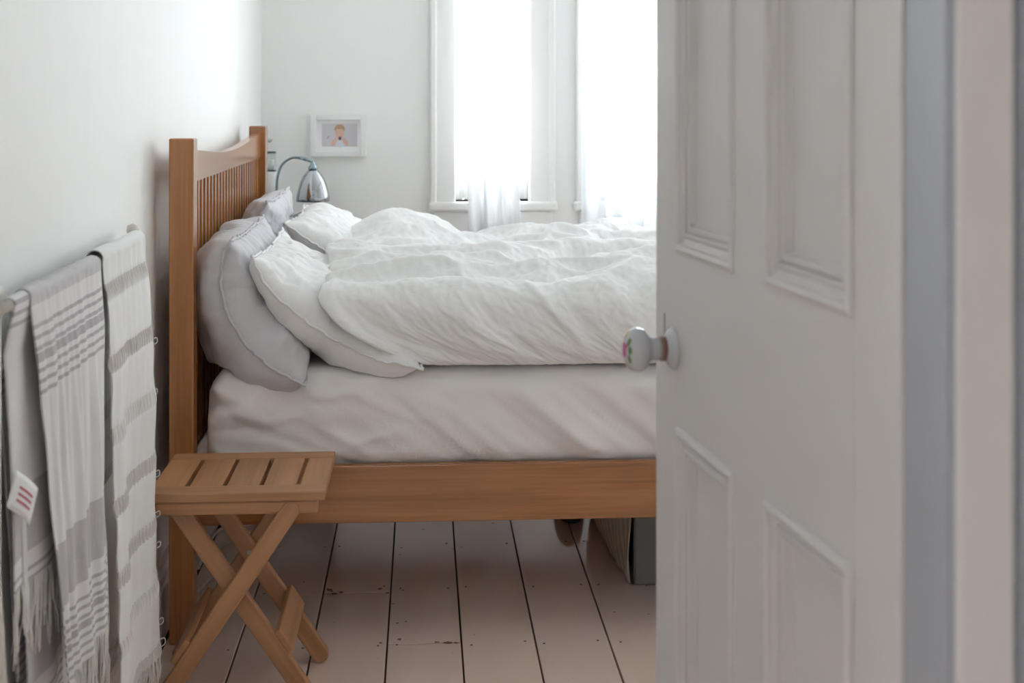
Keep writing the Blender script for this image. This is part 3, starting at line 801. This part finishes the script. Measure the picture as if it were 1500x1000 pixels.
tube('pole', [(-0.15, 5.30, 2.56), (2.40, 5.30, 2.56)], 0.012, M_TRIM, rod)
for x in (-0.1, 0.55, 1.75, 2.35): tube('bracket', [(x, 5.30, 2.56), (x, 5.35, 2.57), (x, FAR - 0.001, 2.57)], 0.007, M_TRIM, rod)
def curtain(label, top, bot, pleats, seed, ydepth=0.028, ztop=2.546, zbot=0.03, yc=5.30):
    nu, nv = int(pleats * 14), 60
    V = []; Fc = []
    for j in range(nv + 1):
        t = j / nv; z = ztop + (zbot - ztop) * t
        for i in range(nu + 1):
            s = i / nu; ph = s * pleats * 2 * math.pi
            x0 = top[0] + (bot[0] - top[0]) * t ** 1.2; x1 = top[1] + (bot[1] - top[1]) * t ** 1.2
            wob = 0.35 * math.sin(3.1 * t + s * 5 + seed) + 0.6 * mnoise.noise(Vector((s * pleats * 0.8 + seed, t * 1.7, seed)))
            x = x0 + (x1 - x0) * s + 0.012 * math.sin(ph * 0.5 + seed + t * 2)
            y = yc + ydepth * (0.35 + 0.75 * t) * math.sin(ph + wob * 2.2) + 0.02 * mnoise.noise(Vector((s * 4 + seed, t * 3, 5)))
            V.append((x, y, z))
    for j in range(nv):
        for i in range(nu):
            a = j * (nu + 1) + i; Fc.append((a, a + 1, a + nu + 2, a + nu + 1))
    return tag(link('curtain', mesh(V, Fc), M_SHEER, None, True), label, 'curtain')
M_SHEER1 = sheer_mat('narrow_curtain_voile', (0.91, 0.915, 0.925), 0.02, 0.2)
curtain('sheer white curtain drawn aside over the narrow sash window', (0.14, 0.295), (0.18, 0.395), 6, 1.3).data.materials[0] = M_SHEER1
curtain('sheer white curtain hanging across the wide window', (0.61, 1.66), (0.60, 1.67), 15, 4.1, 0.022)

# ------------------------------------------------------------------ things on and by the far wall
M_FRAMEW = plain('frame_white', (0.84, 0.84, 0.83), 0.35)
M_MAT = plain('mount_card', (0.88, 0.88, 0.87), 0.8)
FX0, FX1, FZ0, FZ1 = -0.420, -0.213, 1.013, 1.170
pf = empty('picture_frame', ((FX0 + FX1) / 2, FAR, FZ0), 'small white framed photograph hanging on the wall beyond the lamp', 'picture frame')
fy0, fy1 = FAR - 0.030, FAR - 0.0015; fw = 0.020
box('frame_side', (FX0, fy0, FZ0), (FX0 + fw, fy1, FZ1), M_FRAMEW, pf, 0.002)
box('frame_side', (FX1 - fw, fy0, FZ0), (FX1, fy1, FZ1), M_FRAMEW, pf, 0.002)
box('frame_side', (FX0 + fw, fy0, FZ0), (FX1 - fw, fy1, FZ0 + fw), M_FRAMEW, pf, 0.002)
box('frame_side', (FX0 + fw, fy0, FZ1 - fw), (FX1 - fw, fy1, FZ1), M_FRAMEW, pf, 0.002)
box('mount', (FX0 + fw - 0.002, FAR - 0.014, FZ0 + fw - 0.002), (FX1 - fw + 0.002, FAR - 0.004, FZ1 - fw + 0.002), M_MAT, pf)
PX0, PX1, PZ0, PZ1 = -0.378, -0.245, 1.050, 1.136
prt = box('photo_print', (PX0, FAR - 0.0148, PZ0), (PX1, FAR - 0.0139, PZ1), plain('print_lilac', (0.60, 0.58, 0.62), 0.4), pf)
def print_blob(name, cx, cz, rx, rz, mat, lvl, rot=0.0):
    V = [(cx, FAR - 0.0148 - lvl * 0.00012, cz)]; n = 22
    for k in range(n):
        a = 2 * math.pi * k / n; u, w = math.cos(a) * rx, math.sin(a) * rz
        V.append((cx + u * math.cos(rot) - w * math.sin(rot), FAR - 0.0148 - lvl * 0.00012, cz + u * math.sin(rot) + w * math.cos(rot)))
    link(name, mesh(V, [(0, 1 + k, 1 + (k + 1) % n) for k in range(n)]), mat, prt)
SK = plain('print_skin', (0.66, 0.42, 0.34), 0.4); HR = plain('print_hair', (0.42, 0.29, 0.17), 0.4); SH = plain('print_shirt', (0.66, 0.68, 0.74), 0.4); DKP = plain('print_dark', (0.08, 0.08, 0.11), 0.4)
pcx = -0.3115
print_blob('printed_shirt', pcx + 0.001, 1.060, 0.017, 0.013, SH, 1)
print_blob('printed_hair', pcx, 1.116, 0.0195, 0.018, HR, 2)
print_blob('printed_face', pcx, 1.100, 0.0165, 0.022, SK, 3)
print_blob('printed_fringe', pcx - 0.001, 1.1215, 0.016, 0.006, HR, 4)
print_blob('printed_arm', pcx - 0.0215, 1.067, 0.008, 0.018, SK, 4, -0.55)
print_blob('printed_arm', pcx + 0.0215, 1.067, 0.008, 0.018, SK, 4, 0.55)
print_blob('printed_bottle', pcx + 0.001, 1.081, 0.006, 0.007, DKP, 5)
print_blob('printed_mark', pcx - 0.043, 1.085, 0.002, 0.007, plain('print_red', (0.42, 0.22, 0.26), 0.4), 1, -0.7)

M_CHROME = plain('chrome', (0.42, 0.44, 0.46), 0.07, 0.5, 1.0)
M_DCHROME = plain('lamp_stem_metal', (0.23, 0.31, 0.34), 0.25, 0.5, 1.0)
TT = 0.805
M_TEAL = plain('dark_teal_paint', (0.035, 0.09, 0.11), 0.35)
bt = empty('bedside_table', (-0.44, 5.08, 0), 'dark teal bedside table in the corner behind the bed', 'bedside table')
box('table_top', (-0.585, 4.93, TT - 0.018), (-0.300, 5.25, TT), M_TEAL, bt, 0.004)
for x in (-0.57, -0.335):
    for y in (4.95, 5.21): box('leg', (x, y, 0.0005), (x + 0.022, y + 0.022, TT - 0.0175), M_TEAL, bt, 0.002)
box('shelf', (-0.575, 4.945, 0.30), (-0.31, 5.235, 0.315), M_TEAL, bt, 0.003)
lamp = empty('bedside_lamp', (-0.508, 5.05, TT), 'chrome swan-neck lamp with a dome shade on the teal bedside table', 'lamp')
ly = 5.05; sc = ly / 5.0
lathe('lamp_base', [(0, 0.0005), (0.048, 0.0005), (0.05, 0.006), (0.044, 0.014), (0.012, 0.022), (0, 0.022)], (-0.512, ly, TT), M_CHROME, lamp)
stem = [(-0.512, ly, TT + 0.02), (-0.513, ly, 0.90), (-0.510, ly, 0.955), (-0.494, ly, 0.998), (-0.462, ly, 1.021), (-0.430, ly, 1.0215), (-0.405, ly, 1.015), (-0.393, ly, 1.010)]
tube('lamp_stem', catmull(stem, 8), 0.0046, M_DCHROME, lamp, 12)
scx = -0.386
tube('arm_socket', [(-0.432, ly, 1.0218), (-0.412, ly, 1.0175), (-0.392, ly, 1.0105)], 0.0065, M_DCHROME, lamp, 12)
lathe('shade_joint', [(0, 1.013), (0.005, 1.012), (0.006, 1.004), (0.009, 0.998), (0.0165, 0.988), (0.017, 0.982), (0.013, 0.980), (0.0, 0.980)], (scx, ly, 0), M_DCHROME, lamp)
shp = [(0.0135, 0.981), (0.022, 0.975), (0.035, 0.958), (0.046, 0.935), (0.054, 0.908), (0.0585, 0.885), (0.0595, 0.869)]
shp2 = [(a - 0.0015, b - 0.0006) for a, b in shp[::-1]]
lathe('lamp_shade', shp + shp2 + [(0.0, 0.979)], (scx, ly, 0), M_CHROME, lamp, n=56)
lathe('bulb', [(0, 0.900), (0.010, 0.902), (0.018, 0.912), (0.020, 0.925), (0.015, 0.940), (0.010, 0.955), (0.010, 0.977), (0, 0.978)], (scx, ly, 0), plain('opal_bulb', (0.85, 0.85, 0.82), 0.3), lamp)
# glass lantern on a white pillar, half hidden by the post
lan = empty('glass_lantern', (-0.541, 5.14, TT), 'small glass lantern with dark rims on a white pillar behind the headboard', 'lantern')
lx, lyy = -0.543, 5.14
lathe('pillar', [(0, 0.0005), (0.020, 0.0005), (0.020, 0.162), (0.018, 0.165), (0, 0.165)], (lx, lyy, TT), M_FRAMEW, lan)
lathe('lower_rim', [(0.0, 0.1655), (0.0195, 0.1655), (0.0195, 0.170), (0, 0.170)], (lx, lyy, TT), M_TEAL, lan)
lathe('glass', [(0.0180, 0.170), (0.0180, 0.229), (0.0165, 0.229), (0.0165, 0.170)], (lx, lyy, TT), M_GLASS, lan)
lathe('upper_rim', [(0.012, 0.2292), (0.0188, 0.2292), (0.0188, 0.236), (0.012, 0.236), (0.012, 0.2292)], (lx, lyy, TT), M_TEAL, lan)
lathe('candle', [(0, 0.1702), (0.012, 0.1702), (0.012, 0.205), (0, 0.205)], (lx, lyy, TT), M_MAT, lan)
hk = empty('wall_hook', (-0.575, FAR, 1.075), 'tiny metal hook on the far wall beside the bedpost', 'hook')
tube('hook_wire', catmull([(-0.575, FAR - 0.001, 1.072), (-0.575, FAR - 0.03, 1.071), (-0.567, FAR - 0.04, 1.072), (-0.559, FAR - 0.042, 1.079)], 6), 0.0022, M_STEEL, hk, 8)
lathe('hook_plate', [(0, 0.0005), (0.007, 0.0005), (0.006, 0.003), (0, 0.0035)], (-0.575, FAR, 1.072), M_STEEL, hk, (0, -1, 0), 16)
# beaded blind cord in the narrow window
bc = empty('blind_cord', (0.322, FAR + 0.04, 1.2), 'white cord with small grey beads hanging in the narrow window', 'cord')
tube('cord', [(0.322, FAR + 0.04, 2.39), (0.324, FAR + 0.04, 1.20)], 0.0015, M_TRIM, bc, 6)
for z in (1.60, 1.536, 1.472, 1.405, 1.338, 1.27):
    lathe('bead', [(0, -0.006), (0.006, -0.004), (0.0075, 0), (0.006, 0.004), (0, 0.006)], (0.323, FAR + 0.04, z), plain('bead_grey', (0.35, 0.36, 0.33), 0.5), bc, n=12)

# ------------------------------------------------------------------ under the bed
def striped(name, a, b, scale, axis=0, thr=0.5):
    m, nt, p = new_mat(name)
    tc = N(nt, 'ShaderNodeTexCoord'); sp = N(nt, 'ShaderNodeSeparateXYZ'); nt.links.new(tc.outputs['UV'], sp.inputs[0])
    f = mathn(nt, 'FRACT', mathn(nt, 'MULTIPLY', sp.outputs[axis], scale))
    g = mathn(nt, 'GREATER_THAN', f, thr)
    nt.links.new(mixc(nt, g, a, b), p.inputs['Base Color']); p.inputs['Roughness'].default_value = 0.85
    return m
def grid(name, fn, nu, nv, mat, parent=None, uv=True, thick=0.0, smooth=True):
    V = []; Fc = []
    for i in range(nu + 1):
        for j in range(nv + 1): V.append(fn(i / nu, j / nv))
    for i in range(nu):
        for j in range(nv):
            a = i * (nv + 1) + j; Fc.append((a, a + nv + 1, a + nv + 2, a + 1))
    me = mesh(V, Fc)
    if uv:
        l = me.uv_layers.new(name='UV')
        for lp in me.loops:
            i, j = divmod(lp.vertex_index, nv + 1); l.data[lp.index].uv = (i / nu, j / nv)
    o = link(name, me, mat, parent, smooth)
    if thick:
        md = o.modifiers.new('thick', 'SOLIDIFY'); md.thickness = thick; md.offset = 0
    return o
M_TICK = striped('ticking_stripe', (0.56, 0.50, 0.42), (0.42, 0.37, 0.31), 26, 0, 0.62)
M_GREYF = plain('grey_canvas', (0.21, 0.21, 0.205), 0.85, 0.2, 0, 60, 0.12, 0.1)
bag = empty('storage_bag', (0.80, 3.9, 0), 'storage bag with striped ticking sides and a grey front panel under the bed', 'storage bag')
bx0, bx1, by0, by1, bz = 0.532, 1.10, 3.565, 4.22, 0.232
def bag_side(s, t):
    """striped cover slumping over the left side, back to front, floor to top"""
    y = by0 + 0.012 + s * (by1 - by0)
    x = bx0 - 0.006 - 0.050 * math.sin(math.pi * min(s * 0.75 + 0.02, 1)) * math.sin(math.pi * (0.16 + 0.70 * (1 - t))) - 0.004 * math.sin(s * 40 + t * 6)
    if t > 0.86: x += (t - 0.86) / 0.14 * 0.05
    return (x, y, 0.002 + bz * t - 0.02 * s * t)
grid('striped_side', bag_side, 40, 22, M_TICK, bag, thick=0.003)
box('bag_body', (bx0 + 0.010, by0 + 0.014, 0.001), (bx1, by1, bz - 0.012), M_GREYF, bag, 0.012)
box('front_panel', (bx0, by0, 0.001), (bx1, by0 + 0.0135, bz - 0.02), M_GREYF, bag, 0.005)
tube('piping', [(bx0 + 0.002, by0 - 0.001, 0.006), (bx0 + 0.002, by0 - 0.001, bz - 0.024)], 0.0035, plain('piping_dark', (0.14, 0.14, 0.14), 0.8), bag, 8)
tube('piping', [(bx0 + 0.002, by0 - 0.001, bz - 0.022), (bx1, by0 - 0.001, bz - 0.022)], 0.0035, M_GREYF, bag, 8)
def crumple(s, t):
    a = s * math.pi; r = 0.055 * (1 + 0.25 * mnoise.noise(Vector((s * 4, t * 5, 1)))); 
    return (bx0 + 0.05 + t * 0.10 + 0.01 * math.sin(a * 5), by0 + 0.10 + s * 0.5, bz - 0.016 + 0.02 * abs(math.sin(a * 3 + t * 4)) * math.sin(math.pi * t))
grid('top_fold', crumple, 30, 14, M_TICK, bag, thick=0.003)
# dark slipper behind the bag
M_DKS = plain('dark_felt', (0.045, 0.038, 0.034), 0.9); M_CRM = cloth_mat('cream_cotton', (0.62, 0.55, 0.46))
sl = empty('slipper', (0.44, 4.18, 0), 'dark slipper with a pale lining lying behind the striped storage bag', 'slipper')
V = []; Fc = []; nn_ = 24; mm_ = 8
def slip(ring, k):
    a = 2 * math.pi * k / nn_
    return 0.432 + 0.042 * math.cos(a) * ring[0], 4.20 + 0.115 * math.sin(a) * ring[0], ring[1] * (1.0 if math.sin(a) < 0.2 else 0.75)
rings = [(0.90, 0.001), (1.0, 0.008), (1.0, 0.02), (0.97, 0.045), (0.88, 0.064), (0.74, 0.072), (0.66, 0.068), (0.64, 0.03), (0.01, 0.028)]
for rg in rings:
    for k in range(nn_): V.append(slip(rg, k))
for i in range(len(rings) - 1):
    for k in range(nn_): Fc.append((i * nn_ + k, i * nn_ + (k + 1) % nn_, (i + 1) * nn_ + (k + 1) % nn_, (i + 1) * nn_ + k))
link('slipper_upper', mesh(V, Fc), M_DKS, sl, True)
lathe('lining', [(0.0, 0.070), (0.022, 0.071), (0.026, 0.076), (0.018, 0.084), (0, 0.086)], (0.425, 4.235, 0), M_CRM, sl)
# cable on the floor by the wall
M_CABLE = plain('cream_cable', (0.60, 0.53, 0.47), 0.5)
cp = [(286, 872), (303, 852), (322, 834), (343, 821), (362, 815), (384, 800), (386, 786), (368, 779), (345, 789), (322, 800), (300, 815), (291, 832), (300, 812), (312, 786), (330, 772), (380, 766), (420, 768)]
tube('power_cable', [p + Vector((0, 0, 0)) for p in catmull([on_floor(u, v, 0.0052) for u, v in cp], 8)], 0.0042, M_CABLE, None, 8)
tag(bpy.data.objects['power_cable'], 'cream power cable coiled on the floorboards under the bed', 'cable')

# ------------------------------------------------------------------ towel stand and towels
M_STAND = plain('cream_painted_wood', (0.72, 0.69, 0.63), 0.45, 0.5, 0, 20, 0.05)
TY0, TY1, RX, RZ = 1.925, 2.835, -0.556, 0.952
ts = empty('towel_stand', (RX, (TY0 + TY1) / 2, 0), 'cream wooden towel stand along the left wall, hung with two towels', 'towel stand')
for y in (TY0, TY1):
    tube('upright', [(-0.550, y, 0.022), (-0.557, y, 0.40), (-0.568, y, 0.60), (-0.568, y, 0.945)], 0.0095, M_STAND, ts, 14)
    tube('brace', [(-0.524, y, 0.022), (-0.540, y, 0.20), (-0.559, y, 0.38)], 0.007, M_STAND, ts, 12)
    lathe('finial', [(0.0095, 0.944), (0.0065, 0.952), (0.006, 0.957), (0.0105, 0.963), (0.0125, 0.972), (0.0105, 0.981), (0.0, 0.985)], (-0.568, y, 0), M_STAND, ts, n=20)
    box('foot', (-0.602 + 0.02, y - 0.011, 0.0005), (-0.495, y + 0.011, 0.024), M_STAND, ts, 0.004)
tube('rail', [(RX, TY0 - 0.012, RZ), (RX, TY1 + 0.012, RZ)], 0.0085, M_STAND, ts, 14)
tube('rail', [(-0.552, TY0, 0.075), (-0.552, TY1, 0.075)], 0.0085, M_STAND, ts, 14)

def stripe_towel_mat():
    """V of the UV map is the height in metres above the floor when hanging flat"""
    m, nt, p = new_mat('striped_towel_cotton')
    tc = N(nt, 'ShaderNodeTexCoord'); sp = N(nt, 'ShaderNodeSeparateXYZ'); nt.links.new(tc.outputs['UV'], sp.inputs[0])
    v = sp.outputs[1]
    def band(lo, hi): return mathn(nt, 'MULTIPLY', mathn(nt, 'GREATER_THAN', v, lo), mathn(nt, 'LESS_THAN', v, hi))
    def stripes(lo, hi, n):
        t = mathn(nt, 'MULTIPLY', mathn(nt, 'SUBTRACT', v, lo), n / (hi - lo))
        return mathn(nt, 'MULTIPLY', mathn(nt, 'LESS_THAN', mathn(nt, 'FRACT', t), 0.40), band(lo, hi))
    s = stripes(0.365, 0.468, 7)
    for x in (stripes(0.812, 0.922, 7), mathn(nt, 'MULTIPLY', band(0.482, 0.578), 0.8), mathn(nt, 'MULTIPLY', band(0.940, 2.0), 0.55)): s = mathn(nt, 'MAXIMUM', s, x)
    thick = mathn(nt, 'MAXIMUM', band(0.858, 0.872), band(0.408, 0.420)); s = mathn(nt, 'MAXIMUM', s, thick)
    nz = noise_tex(nt, coords(nt, (240, 240, 40)), 1.0, 2)
    s = mathn(nt, 'MULTIPLY', s, mathn(nt, 'ADD', 0.72, mathn(nt, 'MULTIPLY', nz, 0.4)))
    nt.links.new(mixc(nt, s, (0.76, 0.755, 0.76), (0.42, 0.40, 0.42)), p.inputs['Base Color'])
    p.inputs['Roughness'].default_value = 0.9; p.inputs['Sheen Weight'].default_value = 0.2; p.inputs['Specular IOR Level'].default_value = 0.1
    bump(nt, p, noise_tex(nt, coords(nt, (700, 700, 250)), 1.0, 2), 0.25, 0.002)
    return m
M_TOW1 = stripe_towel_mat()
def white_towel_mat():
    m, nt, p = new_mat('white_towel_cotton')
    tc = N(nt, 'ShaderNodeTexCoord'); sp = N(nt, 'ShaderNodeSeparateXYZ'); nt.links.new(tc.outputs['UV'], sp.inputs[0])
    t = mathn(nt, 'FRACT', mathn(nt, 'DIVIDE', mathn(nt, 'SUBTRACT', sp.outputs[1], 0.02), 0.1235))
    b = mathn(nt, 'LESS_THAN', t, 0.24)
    # open-weave bands: warp threads gathered into little bars
    g = mathn(nt, 'FRACT', mathn(nt, 'MULTIPLY', sp.outputs[0], 22))
    bars = mathn(nt, 'LESS_THAN', g, 0.55)
    nt.links.new(mixc(nt, mathn(nt, 'MULTIPLY', b, mathn(nt, 'ADD', 0.2, mathn(nt, 'MULTIPLY', bars, 0.8))), (0.82, 0.82, 0.805), (0.62, 0.59, 0.56)), p.inputs['Base Color'])
    p.inputs['Roughness'].default_value = 0.9; p.inputs['Sheen Weight'].default_value = 0.2; p.inputs['Specular IOR Level'].default_value = 0.1
    bump(nt, p, noise_tex(nt, coords(nt, (600, 600, 600)), 1.0, 2), 0.25, 0.002)
    return m
M_TOW2 = white_towel_mat(); M_FRINGE = cloth_mat('fringe_cotton', (0.80, 0.78, 0.74))

def towel_sheet(name, parent, mat, ytop, ybot, hem_f, hem_b, xf, xb, fold, nu=70, nf=90, nb=60, flare=0.0, disp=None, lift=0.0, vtop=None, rr=0.0125):
    """one cloth over the rail: front hem -> up the front -> over the rail -> down the back.
    ytop/ybot: (near, far) edge positions at the rail and at the hem; xf/xb: plane of the front and back fall"""
    arc = 12; top = RZ + lift
    rows = []
    for j in range(nf + 1):
        t = j / nf; rows.append(('f', t, hem_f + (top - hem_f) * t))
    for j in range(1, arc): rows.append(('a', j / arc, top))
    for j in range(nb + 1):
        t = j / nb; rows.append(('b', t, top - (top - hem_b) * t))
    V = []; UV = []; Fc = []
    for kind, t, z in rows:
        for i in range(nu + 1):
            s = i / nu
            h = (top - z) / (top - hem_f)                       # 0 at rail, 1 at hem
            y = (ytop[0] + (ybot[0] - ytop[0]) * h) * (1 - s) + (ytop[1] + (ybot[1] - ytop[1]) * h) * s
            if kind == 'a':
                a = math.pi * t; x = RX + math.cos(a) * rr; zz = z + math.sin(a) * rr; v = 0.965 + 0.02 * t
                d = fold(s, 0.0) * 0.3 * math.sin(a); zz += d
            elif kind == 'f':
                e = min(1.0, h * 5); e = e * e * (3 - 2 * e)
                x = RX + rr + (xf - RX - rr) * e + fold(s, h) * min(1, h * 2.5) + flare * h * h
                if disp: x += disp(s, z)
                zz = z; v = z
            else:
                e = min(1.0, h * 5); x = RX - rr + (xb - RX + rr) * e + 0.4 * fold(s * 1.3 + 0.2, h) * min(1, h * 3)
                x = max(x, LW + 0.004 if z > 0.18 else LW + 0.022); zz = z; v = z
            V.append((x, y, zz)); UV.append((s, v))
    n1 = nu + 1
    for j in range(len(rows) - 1):
        for i in range(nu):
            a = j * n1 + i; Fc.append((a, a + 1, a + n1 + 1, a + n1))
    me = mesh(V, Fc); l = me.uv_layers.new(name='UV')
    for lp in me.loops: l.data[lp.index].uv = UV[lp.vertex_index]
    o = link(name, me, mat, parent, True)
    md = o.modifiers.new('thick', 'SOLIDIFY'); md.thickness = 0.0022; md.offset = 0
    return o, [Vector(V[i]) for i in range(n1)]
def fringe(parent, hem, length, step, seed, spread=0.008, rad=0.0011):
    rnd = random.Random(seed); bm = bmesh.new()
    L = [0]
    for a, b in zip(hem, hem[1:]): L.append(L[-1] + (b - a).length)
    n = int(L[-1] / step)
    for k in range(n + 1):
        d = L[-1] * k / n; i = max(j for j in range(len(L)) if L[j] <= d + 1e-9); i = min(i, len(hem) - 2)
        p = hem[i].lerp(hem[i + 1], (d - L[i]) / max(L[i + 1] - L[i], 1e-6))
        gx, gy = rnd.uniform(-1, 1) * spread, rnd.uniform(-1, 1) * spread; l = length * rnd.uniform(0.7, 1.1)
        pts = [p + Vector((0, 0, 0.002))]
        for q in (0.25, 0.5, 0.75, 1.0):
            pts.append(p + Vector((gx * q + rnd.uniform(-1, 1) * 0.002, gy * q + rnd.uniform(-1, 1) * 0.003, -l * q)))
        tube_bm(bm, pts, rad * rnd.uniform(0.8, 1.7), 5, taper=lambda t: 1 - 0.5 * t)
    o = link('fringe', from_bm(bm), M_FRINGE, parent, True); o['kind'] = 'stuff'; return o
nz1 = lambda s, h: 0.006 * math.sin(s * 17 + 1.2 * h) * (0.4 + 0.6 * h) + 0.005 * mnoise.noise(Vector((s * 6, h * 2, 1.5))) + 0.0035 * math.sin(s * 41 + 3 * h + 2 * mnoise.noise(Vector((s * 3, h * 3, 0))))
t1 = empty('striped_towel', (-0.556, 2.2, 0.30), 'pale grey fringed towel with darker stripes folded over the towel stand', 'towel')
def weft(s, z):
    return 0.0035 * mnoise.noise(Vector((s * 26, z * 4, 3)))
o, hem = towel_sheet('front_layer', t1, M_TOW1, (2.015, 2.445), (2.135, 2.455), 0.356, 0.235, -0.537, -0.592, nz1, disp=weft, flare=0.012)
fringe(t1, hem, 0.105, 0.0062, 3)
# folded edge that sticks out behind the front layer, with the care label
nz2 = lambda s, h: 0.005 * math.sin(s * 9 + 2 * h)
def edge_layer(s, t):
    y = (1.942 + 0.050 * t) + s * (0.17 + 0.05 * t)
    if t < 0.12:
        a = math.pi * (1 - t / 0.12); return (RX + 0.0100 * math.cos(a) + 0.001 * s, y, RZ + 0.0100 * math.sin(a))
    t = (t - 0.12) / 0.88
    z = RZ - t * (RZ - 0.548)
    x = RX + 0.0100 * max(0, 1 - t * 6) + min(1, t * 6) * (-0.010 + 0.009 * min(s * 2.5, 1) + 0.004 * math.sin(s * 8 + t * 3) + 0.006 * t); return (x, y, z)
    x = RX - 0.010 + 0.009 * min(s * 2.5, 1) + 0.004 * math.sin(s * 8 + t * 3) + 0.006 * t
    return (x, y, z)
def layer(name, fn, hemz):
    o = grid(name, lambda s, t: fn(s, t), 30, 60, M_TOW1, t1, thick=0.002)
    me = o.data; l = me.uv_layers[0]
    for lp in me.loops:
        vz = me.vertices[lp.vertex_index].co.z + WL[o].z
        l.data[lp.index].uv = (0, vz - hemz)
    return o
layer('folded_edge', edge_layer, 0.548 - 0.44)
fringe(t1, [Vector(edge_layer(s / 14, 1.0)) for s in range(15)], 0.115, 0.007, 5, 0.012, 0.0013)
def back_layer(s, t):
    z = RZ + 0.008 - t * (RZ + 0.008 - 0.262)
    y = 1.99 + 0.07 * t + s * 0.21
    return (RX - 0.010 + 0.008 * t + 0.004 * math.sin(s * 10 + t * 2), y, z)
layer('under_layer', back_layer, -0.10)
tagq = empty
M_TAG = plain('tag_white', (0.85, 0.85, 0.86), 0.6); M_TXT = plain('tag_red_print', (0.45, 0.10, 0.14), 0.6)
def tag_pt(a, b, lift=0.0):
    o_ = Vector((-0.5580, 1.945, 0.682)); e1 = Vector((0.012, 0.052, -0.040)); e2 = Vector((0.004, 0.030, 0.042))
    return o_ + e1 * a + e2 * b + Vector((0.0012 + lift, 0, 0)) + Vector((0.006 * math.sin(a * 2.4), 0, 0))
ct = grid('care_label', lambda a, b: tuple(tag_pt(a, b)), 10, 6, M_TAG, t1, thick=0.0006)
for r_ in range(3):
    grid('label_print', lambda a, b, r_=r_: tuple(tag_pt(0.22 + 0.55 * a, 0.28 + 0.17 * r_ + 0.07 * b, 0.0008)), 8, 1, M_TXT, ct)
t2 = empty('white_towel', (-0.55, 2.64, 0.13), 'white fringed towel with gathered openwork bands hanging on the towel stand', 'towel')
def pucker(s, z):
    t = ((z - 0.02) / 0.1235) % 1.0
    b = math.exp(-((t - 0.12) / 0.11) ** 2)
    return b * (0.0045 * math.sin(s * 22 * 2 * math.pi + 2 * math.sin(z * 31)) - 0.002) + 0.0028 * mnoise.noise(Vector((s * 12, z * 9, 8))) + 0.0012 * math.sin(z / 0.1235 * 2 * math.pi + 1.2)
nz3 = lambda s, h: 0.010 * math.sin(s * 8 + 0.6) * (0.35 + 0.65 * h) + 0.006 * mnoise.noise(Vector((s * 5, h * 3, 4.5)))
o, hem2 = towel_sheet('cloth', t2, M_TOW2, (2.452, 2.812), (2.475, 2.822), 0.150, 0.52, -0.531, -0.588, nz3, nu=130, nf=170, flare=0.012, disp=pucker, lift=0.004, rr=0.0155)
fringe(t2, hem2, 0.05, 0.0075, 9, 0.006)
bm = bmesh.new(); rnd = random.Random(4)                       # loose loops of thread along the far selvedge
for z in (0.76, 0.66, 0.50, 0.42, 0.36, 0.21, 0.17):
    h = (RZ - z) / (RZ - 0.15); c = Vector((-0.531 + 0.012 * h * h + 0.004, 2.813 + 0.01 * h, z)); r0 = rnd.uniform(0.006, 0.010)
    tube_bm(bm, catmull([c, c + Vector((r0, 0.006, 0.002)), c + Vector((r0 * 1.1, 0.008, -r0)), c + Vector((0.001, 0.004, -r0 * 1.7))], 6), 0.0010, 5)
o = link('loose_threads', from_bm(bm), M_FRINGE, t2, True); o['kind'] = 'stuff'
